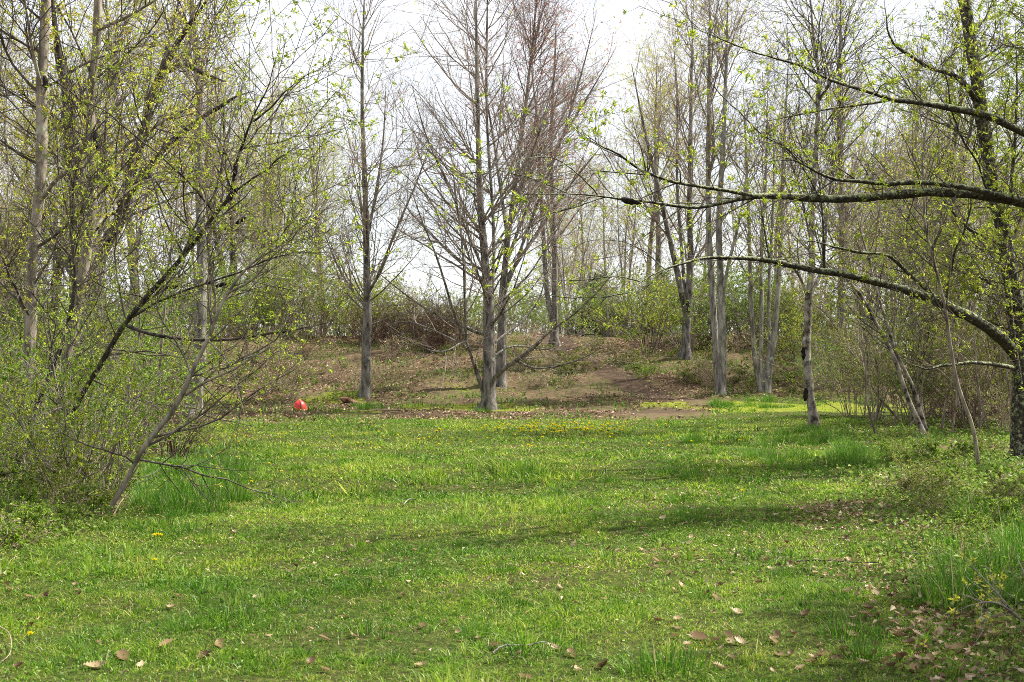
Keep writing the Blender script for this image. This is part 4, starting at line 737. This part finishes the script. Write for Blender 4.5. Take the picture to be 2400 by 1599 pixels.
shrubs(15, (2000, 2560), (24.5, 33), 'filling the right thicket', 'shrubs of the right thicket', (3, 1, 4, 2), (0.6, 1.0))
shrubs(13, (-240, 290), (13.6, 18), 'filling the near left thicket', 'shrubs of the near left thicket', (4, 3, 0, 0), (0.38, 0.78))
shrubs(16, (-240, 420), (18, 27), 'deep in the left thicket', 'shrubs deep in the left thicket', (4, 4, 1, 1), (0.8, 1.3))
shrubs(7, (330, 720), (41, 46), 'on the slope of the bank left of the red cone', 'shrubs on the left slope', (2, 1, 1, 2), (0.3, 0.6))
low = [shrub(411, 0.5, 18, 0.6, 'l_olive', 'twigt', 340, 0.034, lv=(3, 3), name='weed'), shrub(412, 0.35, 16, 0.7, 'l_green', 'twigt', 420, 0.03, lv=(3, 3), name='weed'), shrub(413, 0.6, 18, 0.5, 'straw', 'twigt', 60, 0.05, lv=(3, 3), name='weed')]
LK_ = ['olive', 'bright green', 'dry straw-coloured']
for i in range(125):
    d_ = rnd.uniform(38, 47.5); px = rnd.uniform(520, 1900); j = rnd.choices(range(3), (4, 3, 3))[0]; x = (px - CX) / F * d_
    if float(masks(x, d_)[1]) > 0.3: continue
    place(low, j, x, d_, rnd.uniform(0.6, 1.4), rnd.uniform(0, 6.28), LK_[j] + ' weed growing through the leaf litter of the bank', 'weed', 'weeds on the bank')
for i in range(46):
    y_ = rnd.uniform(7.5, 21); x = 2.6 + (y_ - 8) * 0.21 + abs(rnd.gauss(0.3, 1.0)); j = rnd.choices(range(3), (3, 5, 0))[0]
    place(low, j, x, y_, rnd.uniform(0.4, 0.9), rnd.uniform(0, 6.28), LK_[j] + ' weed along the right side of the lawn', 'weed', 'weeds right of the lawn')
for i in range(40):
    y_ = rnd.uniform(8.6, 15); x = -3.5 - max(0, y_ - 13) * 0.2 - abs(rnd.gauss(0.2, 0.7)); j = rnd.choices(range(3), (2, 6, 0))[0]
    place(low, j, x, y_, rnd.uniform(0.5, 1.0), rnd.uniform(0, 6.28), LK_[j] + ' weed at the foot of the left thicket', 'weed', 'weeds of the left thicket')

# evergreens
def evergreen(seed, h, label):
    rg = np.random.default_rng(seed); root = empty('evergreen_tree', (0, 0, 0)); K = 8; t = np.linspace(0, 1, K)
    P = np.stack([t * 0, t * 0, t * h - 0.1], 1)[None]; R = (0.16 * (1 - t) + 0.01)[None]
    m = MB(); m.tube(P, R, 8, 0); m.build('trunk', [M['dark']], root)
    c = MB(); P1, R1 = grow(P, R, 120, rg, t=(0.08, 0.99), L=(0.42 * h, 0.62 * h), ang=(55, 95), K=6, up=0.03, wig=0.10, rmin=0.01, short=0.85)
    P2, R2 = grow(P1, R1, 1100, rg, t=(0.1, 1), L=(0.3, 0.7), ang=(30, 60), K=3, up=-0.02, wig=0.1, rmin=0.006, short=0.5)
    c.tube(P1, R1, 4, 0); c.tube(P2, R2, 3, 0); foliage(c, P2, rg, 3600, 0.12, per=4, wid=0.2, t=(0, 1), spread=0.6)
    c.build('crown', [M['dark'], M['l_pine']], root); tag(root, label, 'tree'); return root
for seed, px, d_, top, lb in ((501, 1400, 66, 640, 'dark evergreen beyond the bank, left one of the two'), (502, 1556, 60, 640, 'dark evergreen beyond the bank behind the forked tree'), (503, 20, 46, 520, 'dark evergreen deep behind the leftmost trunk')):
    x = (px - CX) / F * d_; z0 = float(Z(x, d_)); h = EYE + (HZ - top) * d_ / F - z0
    o = evergreen(seed, h, lb); o.location = (x, d_, z0)

# distant wood along the horizon
fw = MB(); rg = np.random.default_rng(77); n = 26000
x = rg.uniform(-75, 75, n); dd = rg.uniform(130, 150, n); top = 3.0 + 5.5 * fbm(x * 0.11, np.zeros(n), 4)
C = np.stack([x, dd, top * rg.random(n) ** 0.7], 1); fw.leaves(C, rg.normal(0, 1, (n, 3)) + [0, 0, 0.5], rg.uniform(0.3, 0.8, n), rg.uniform(0.15, 0.4, n), rg, 0)
Ps = np.stack([np.stack([rg.uniform(-75, 75, 260), rg.uniform(131, 149, 260), np.zeros(260)], 1)], 1); Pe = Ps + np.stack([rg.normal(0, .4, 260), rg.normal(0, .4, 260), rg.uniform(3, 7, 260)], 1)[:, None]
fw.tube(np.concatenate([Ps, Pe], 1), np.tile([[0.12, 0.04]], (260, 1)), 4, 1)
tag(fw.build('distant_wood', [M['l_far'], M['twig']]), 'pale distant wood along the horizon', 'wood', kind='stuff')

# ------------------------------------------------------------------ tall grass
def tuft(seed, n, h, r, name='grass_tuft'):
    rg = np.random.default_rng(seed); mb = MB(); a = rg.uniform(0, 6.28, n); q = np.sqrt(rg.random(n)) * r
    K = 5; t = np.linspace(0, 1, K); az = a + rg.normal(0, 0.7, n); lean = rg.uniform(0.1, 0.75, n) * (0.4 + q / r); hh = h * rg.uniform(0.25, 1.15, n) * (1 - 0.45 * (q / r) ** 2)
    cx, cy = np.cos(a) * q, np.sin(a) * q
    P = np.stack([cx[:, None] + np.cos(az)[:, None] * lean[:, None] * hh[:, None] * t ** 1.8, cy[:, None] + np.sin(az)[:, None] * lean[:, None] * hh[:, None] * t ** 1.8, hh[:, None] * (t - 0.28 * lean[:, None] * t ** 2.5) - 0.02], -1)
    b = az + math.pi / 2 + rg.normal(0, 0.5, n); w = rg.uniform(0.004, 0.008, n)[:, None] * np.array([0.9, 1, 0.85, 0.55, 0.05])
    S = np.stack([np.cos(b), np.sin(b), np.zeros(n)], 1)[:, None] * w[..., None] / 2
    V = np.stack([P - S, P + S], 2); i = np.arange(n)[:, None, None] * K * 2; k = np.arange(K - 1)[None, :, None] * 2
    Q = (i + k + np.array([0, 1, 3, 2])[None, None]).reshape(-1, 4); mb.add(V, Q, 0, np.repeat(np.where(rg.random(n) < 0.06, 1.0, rg.random(n) * 0.95), K * 2))
    return mb.build(name, [M['tallgrass']])
tf = [tuft(601, 340, 0.48, 0.36), tuft(602, 330, 0.38, 0.32), tuft(603, 300, 0.25, 0.28)]
def tufts(spots, label, group):
    for x, y, j, s in spots: place(tf, j, x, y, s, rnd.uniform(0, 6.28), label, 'grass', group)
tufts([(*G(1560, 1575)[:2], 2, 0.8)], 'dark green grass tuft at the bottom edge of the photo', None)
L_ = []
for i in range(60):
    a_, q_ = rnd.uniform(0, 6.28), math.sqrt(rnd.random()); px, py = 445 + 125 * q_ * math.cos(a_), 1135 + 85 * q_ * math.sin(a_)
    L_.append((*G(px, py)[:2], rnd.choice((0, 1, 2)), rnd.uniform(0.75, 1.15) * (1.1 - 0.6 * q_)))
tufts(L_, 'tall lush grass tuft between the leaning stem and the lawn', 'tall grass beside the leaning stem')
L_ = []
for i in range(54):
    a_, q_ = rnd.uniform(0, 6.28), math.sqrt(rnd.random()); px, py = 1915 + 190 * q_ * math.cos(a_), 1062 + 52 * q_ * math.sin(a_)
    L_.append((*G(px, py)[:2], rnd.choice((0, 1, 2)), rnd.uniform(0.6, 0.95) * (1.1 - 0.6 * q_)))
tufts(L_, 'tall pale-tipped grass tuft near the foot of the mottled tree', 'tall grass below the mottled tree')
L_ = [(*G(rnd.uniform(2230, 2420), rnd.uniform(1190, 1420))[:2], rnd.choice((0, 1, 2)), rnd.uniform(0.5, 0.9)) for i in range(18)]
tufts(L_, 'grass tuft among dry leaves at the right edge', 'grass tufts at the right edge')
L_ = [(*G(px, py)[:2], 2, s) for px, py, s in ((1120, 1490, .45), (1180, 1340, .35), (1300, 1160, .5), (1250, 1110, .6), (1990, 1490, .6), (2030, 1540, .5), (700, 1100, .5), (1430, 1130, .5), (1560, 1110, .6), (1700, 1130, .6), (1620, 1075, .6), (1480, 1070, .5), (820, 1380, .35), (420, 1480, .4), (1840, 1350, .4), (1650, 1400, .35))]
tufts(L_, 'small lush grass tuft standing out of the short lawn', 'grass tufts in the lawn')

L_ = []
for bx, by in ((856, 952), (1143, 962), (1688, 951), (1792, 950), (1908, 1008), (1607, 878), (2178, 1040), (2296, 1105)):
    for i in range(7): L_.append((*G(bx + rnd.gauss(0, 17), by + rnd.uniform(-4, 7))[:2], rnd.choice((1, 2, 2)), rnd.uniform(0.35, 0.8)))
tufts(L_, 'short grass tuft growing round the foot of a trunk', 'grass tufts round the trunks')
# ------------------------------------------------------------------ small things on the ground
def oak_leaf(seed, rv):
    rg = np.random.default_rng(seed); n = 15; t = np.linspace(0, 1, n)
    lobes = 0.2 + 0.14 * np.sin(t * math.pi * 7) ** 2; wv = lobes * np.sin(np.clip(t * 1.05, 0, 1) * math.pi) ** 0.6 * rg.uniform(0.9, 1.2)
    cu = rg.uniform(0.4, 1.3); mid = np.stack([t - 0.5, 0 * t, cu * (t - 0.5) ** 2 + 0.06 * rg.random() * np.sin(t * 5)], 1)
    side = rg.uniform(0.15, 0.9)
    Lf = mid + np.stack([0 * t - 0.05, wv, np.abs(wv) * side * 1.2], 1); Rt = mid + np.stack([0 * t + 0.05, -wv, np.abs(wv) * rg.uniform(0.1, 0.8)], 1)
    V = np.concatenate([mid, Lf, Rt]); q = np.arange(n - 1)
    mb = MB(); mb.add(V, np.concatenate([np.stack([q, q + 1, n + q + 1, n + q], 1), np.stack([q + 1, q, 2 * n + q, 2 * n + q + 1], 1)]), 0, np.full(3 * n, rv))
    return mb.build('fallen_leaf', [M['oak']])
ol = [oak_leaf(701, 0.1), oak_leaf(702, 0.45), oak_leaf(703, 0.7), oak_leaf(704, 0.95), oak_leaf(705, 0.3)]
OK_ = ['dark brown', 'tan', 'pale tan', 'bleached beige', 'russet brown']
def fallen(px, py, s, where, group, j=None):
    p = G(px, py); j = rnd.randrange(5) if j is None else j
    o = place(ol, j, p[0], p[1], s, rnd.uniform(0, 6.28), OK_[j] + ' dry oak leaf lying ' + where, 'leaf', group)
    o.location.z += 0.012; o.scale = (s * 0.68,) * 3; o.rotation_euler = (rnd.uniform(-0.5, 0.5), rnd.uniform(-0.4, 0.4), o.rotation_euler.z)
for px, py, s, j in ((1636, 1500, .16, 4), (1990, 1392, .15, 3), (2060, 1445, .12, 1), (1850, 1330, .1, 0), (390, 1517, .14, 1), (480, 1550, .13, 0), (515, 1517, .13, 1), (480, 1540, .12, 4), (225, 1570, .15, 2), (290, 1545, .15, 4), (70, 1405, .13, 4), (110, 1405, .12, 0), (20, 1385, .1, 4), (680, 1345, .1, 3), (1310, 1382, .11, 2), (1160, 1520, .12, 1), (1340, 1540, .12, 1), (1300, 1525, .1, 2), (1230, 1595, .12, 4), (1350, 1580, .12, 3), (1415, 1570, .12, 0), (945, 1402, .09, 0)):
    fallen(px, py, s, 'on the near lawn', 'oak leaves on the near lawn', j)
for i in range(110):
    fallen(rnd.uniform(1500, 2080), 1190 + 390 * rnd.random(), rnd.uniform(0.06, 0.12), 'among the grass right of the middle', 'oak leaves on the right lawn')
for i in range(90):
    py = 1290 + 290 * rnd.random(); fallen(2060 + rnd.gauss(150, 110), py, rnd.uniform(0.08, 0.14), 'in the leaf drift at the lower right', 'oak leaves of the lower right drift')
for i in range(46):
    fallen(rnd.uniform(0, 1500), 1230 + 350 * rnd.random(), rnd.uniform(0.06, 0.11), 'scattered over the left and middle lawn', 'oak leaves on the left lawn')

def dandelion(seed):
    rg = np.random.default_rng(seed); root = empty('dandelion', (0, 0, 0)); h = 0.075
    s = MB(); P = np.stack([np.linspace(0, 0.01, 4), np.zeros(4), np.linspace(-0.01, h, 4)], 1); s.tube(P[None], np.full((1, 4), 0.0022), 5, 0); s.build('stem', [M['cover']], root)
    f = MB(); n = 60; a = rg.uniform(0, 6.28, n); el = rg.uniform(0.05, 1.2, n); D = np.stack([np.cos(a) * np.cos(el), np.sin(a) * np.cos(el), np.sin(el)], 1)
    f.leaves(np.tile([0.01, 0, h - 0.004], (n, 1)), D, rg.uniform(0.016, 0.024, n), np.full(n, 0.007), rg, 0); f.build('flower_head', [M['petal']], root); return root
dn = [dandelion(801), dandelion(802)]
def dand(px, py, s, label, group):
    p = G(px, py); place(dn, rnd.randrange(2), p[0], p[1], s, rnd.uniform(0, 6.28), label, 'flower', group)
for px, py in ((361, 1275), (370, 1273), (378, 1275)): dand(px, py, 0.9, 'yellow dandelion of the tight trio near the left thicket', 'dandelion trio near the left thicket')
for i in range(95):
    dand(min(max(rnd.gauss(1340, 110), 800), 1560), rnd.uniform(1000, 1022) + abs(rnd.gauss(0, 5)), rnd.uniform(1.1, 1.5), 'yellow dandelion of the drift along the far lawn edge', 'dandelions along the far lawn edge')
for i in range(60):
    dand(rnd.uniform(500, 1760), rnd.uniform(996, 1060), rnd.uniform(1.0, 1.3), 'yellow dandelion scattered on the far lawn', 'dandelions scattered on the far lawn')
for px, py in ((588, 1143), (694, 1100), (660, 1118), (630, 1100), (365, 1335), (68, 1515), (1740, 1165), (655, 1035), (560, 1020), (570, 1018)): dand(px, py, 0.9, 'lone yellow dandelion in the left half of the lawn' if px < 1200 else 'lone yellow dandelion on the right lawn', 'lone dandelions')

# red cone with a dark slit and an orange tip
def plastic(name, col, rough=0.4):
    m, Nn, Lk, b = mat(name); z = noise(Nn, Lk, 12, 4); r = ramp(Nn, [(0.3, tuple(c * 0.85 for c in col)), (0.7, col)]); Lk.new(z.outputs['Fac'], r.inputs[0]); Lk.new(r.outputs[0], b.inputs['Base Color']); b.inputs['Roughness'].default_value = rough; return m
red = plastic('faded_red_plastic', (0.68, 0.035, 0.025)); orange = plastic('orange_plastic', (0.75, 0.13, 0.02)); slit = plastic('dark_red_slit', (0.09, 0.008, 0.008))
p = G(703, 964); cone = empty('marker_cone', p, 'red plastic dome-shaped marker cone with dark slit and orange tip', 'cone')
S = 28; th = np.arange(S) * 2 * math.pi / S
prof = [(0.175, 0.0), (0.178, 0.018), (0.156, 0.024), (0.154, 0.07), (0.145, 0.13), (0.124, 0.19), (0.092, 0.235), (0.052, 0.264), (0.03, 0.27)]
V = np.array([[(r * np.cos(a), r * np.sin(a), z) for a in th] for r, z in prof]); b = MB(); k = np.arange(len(prof) - 1)[:, None] * S; a_ = np.arange(S)[None]; c_ = (a_ + 1) % S
b.add(V, np.stack([k + a_, k + c_, k + S + c_, k + S + a_], -1).reshape(-1, 4)); b.add(V[-1], np.arange(S)[None]); b.build('cone_body', [red], cone)
ang = math.radians(-78); b = MB()
for r, z in []: pass
pts = np.array([(r + 0.004, z) for r, z in prof[2:]]); hw = np.array([0.012, 0.012, 0.012, 0.012, 0.012, 0.010, 0.008])
A = np.stack([pts[:, 0] * math.cos(ang), pts[:, 0] * math.sin(ang), pts[:, 1]], 1); tn = np.array([-math.sin(ang), math.cos(ang), 0])
V = np.concatenate([A - tn * hw[:, None], A + tn * hw[:, None]]); q = np.arange(6); b.add(V, np.stack([q, 7 + q, 8 + q, q + 1], 1)); b.build('slit', [slit], cone)
b = MB(); pr = [(0.034, 0.262), (0.03, 0.28), (0.018, 0.292), (0.004, 0.297)]; V = np.array([[(r * np.cos(a), r * np.sin(a), z) for a in th] for r, z in pr]); k = np.arange(3)[:, None] * S
b.add(V, np.stack([k + a_, k + c_, k + S + c_, k + S + a_], -1).reshape(-1, 4)); b.build('tip', [orange], cone)
cone.scale = (1.08, 1.08, 0.98); cone.rotation_euler = (0.04, -0.05, 0.1)

# broken log and sticks
p = G(828, 948); lg = empty('log', p, 'short broken brown log tilted beside the slim maple', 'log'); rg = np.random.default_rng(9)
b = MB(); P = np.stack([np.linspace(-0.34, 0.16, 8), np.zeros(8), np.linspace(0.17, 0.0, 8)], 1); b.tube(P[None], np.array([[0.02, 0.06, 0.075, 0.08, 0.08, 0.07, 0.06, 0.03]]), 10, 0, None, 0.1, rg); b.build('wood', [bark('rotten_wood', (0.05, 0.025, 0.015), (0.24, 0.13, 0.075), lich_amt=0.1)], lg)
b = MB(); P = np.stack([np.linspace(-0.30, -0.2, 4), np.full(4, -0.03), np.linspace(0.14, -0.03, 4)], 1); b.tube(P[None], np.full((1, 4), 0.02), 6, 0); b.build('branch_stub', [M['dark']], lg)
def stick(pts, w, label, m='pale'):
    a = np.array([G(x, y, 0.02 + 0.02 * (i % 2)) for i, (x, y) in enumerate(pts)]); P = smooth(a, 14); c = P[0].copy(); b = MB(); b.tube(P[None], np.linspace(w, w * 0.5, 14)[None], 6, 0, None, 0.1, rg)
    tag(b.build('stick', [M[m]], None, c), label, 'stick')
stick([(945, 1189), (958, 1178), (970, 1176), (974, 1180)], 0.007, 'bleached curved stick lying on the middle of the lawn')
stick([(1155, 1540), (1180, 1528), (1240, 1524), (1275, 1519), (1305, 1528)], 0.005, 'thin grey twig lying on the near lawn between oak leaves')
stick([(1865, 1322), (1930, 1326), (2010, 1326), (2060, 1332)], 0.006, 'long thin dark twig lying on the right lawn', 'dark')
stick([(2110, 1300), (2150, 1310), (2165, 1305)], 0.006, 'short pale stick at the edge of the leaf drift')
stick([(265, 1215), (280, 1190), (300, 1160), (304, 1152)], 0.008, 'broken tan stick leaning at the foot of the near leaning stem', 'twigt')
stick([(0, 1478), (25, 1500), (28, 1540), (5, 1570)], 0.003, 'thin curved twig at the lower left corner', 'twigt')
# thin overhanging twigs of a low bush at the lower right corner
b_ = build_tree('bush', 'low twiggy bush reaching in at the lower right corner', 'bush',
    [tr([(2480, 1560, 7.6, 9), (2440, 1500, 7.5, 8), (2380, 1440, 7.4, 6), (2330, 1405, 7.3, 4), (2250, 1425, 7.2, 2)])],
    [tr([(2470, 1545, 7.6, 6), (2400, 1545, 7.4, 4), (2300, 1538, 7.2, 3), (2180, 1535, 7.0, 1.6)]), tr([(2390, 1450, 7.4, 4), (2320, 1370, 7.5, 3), (2260, 1310, 7.6, 1.8)]), tr([(2440, 1500, 7.5, 5), (2420, 1380, 7.5, 4), (2370, 1280, 7.6, 2)])],
    dict(levels=[dict(n=14, t=(0.2, 1), L=(0.15, 0.4), ang=(25, 60), K=5, up=0.02, wig=0.14, rr=0.5, rmin=0.0016, S=4), dict(n=60, t=(0.2, 1), L=(0.06, 0.2), ang=(30, 60), K=4, up=0.02, wig=0.14, rr=0.6, rmin=0.0012, S=3)],
         leaf=[dict(n=110, size=0.03, per=3)], flare=(0.05, 0.2)), 901, 'twig', 'twig', ['l_gold'])
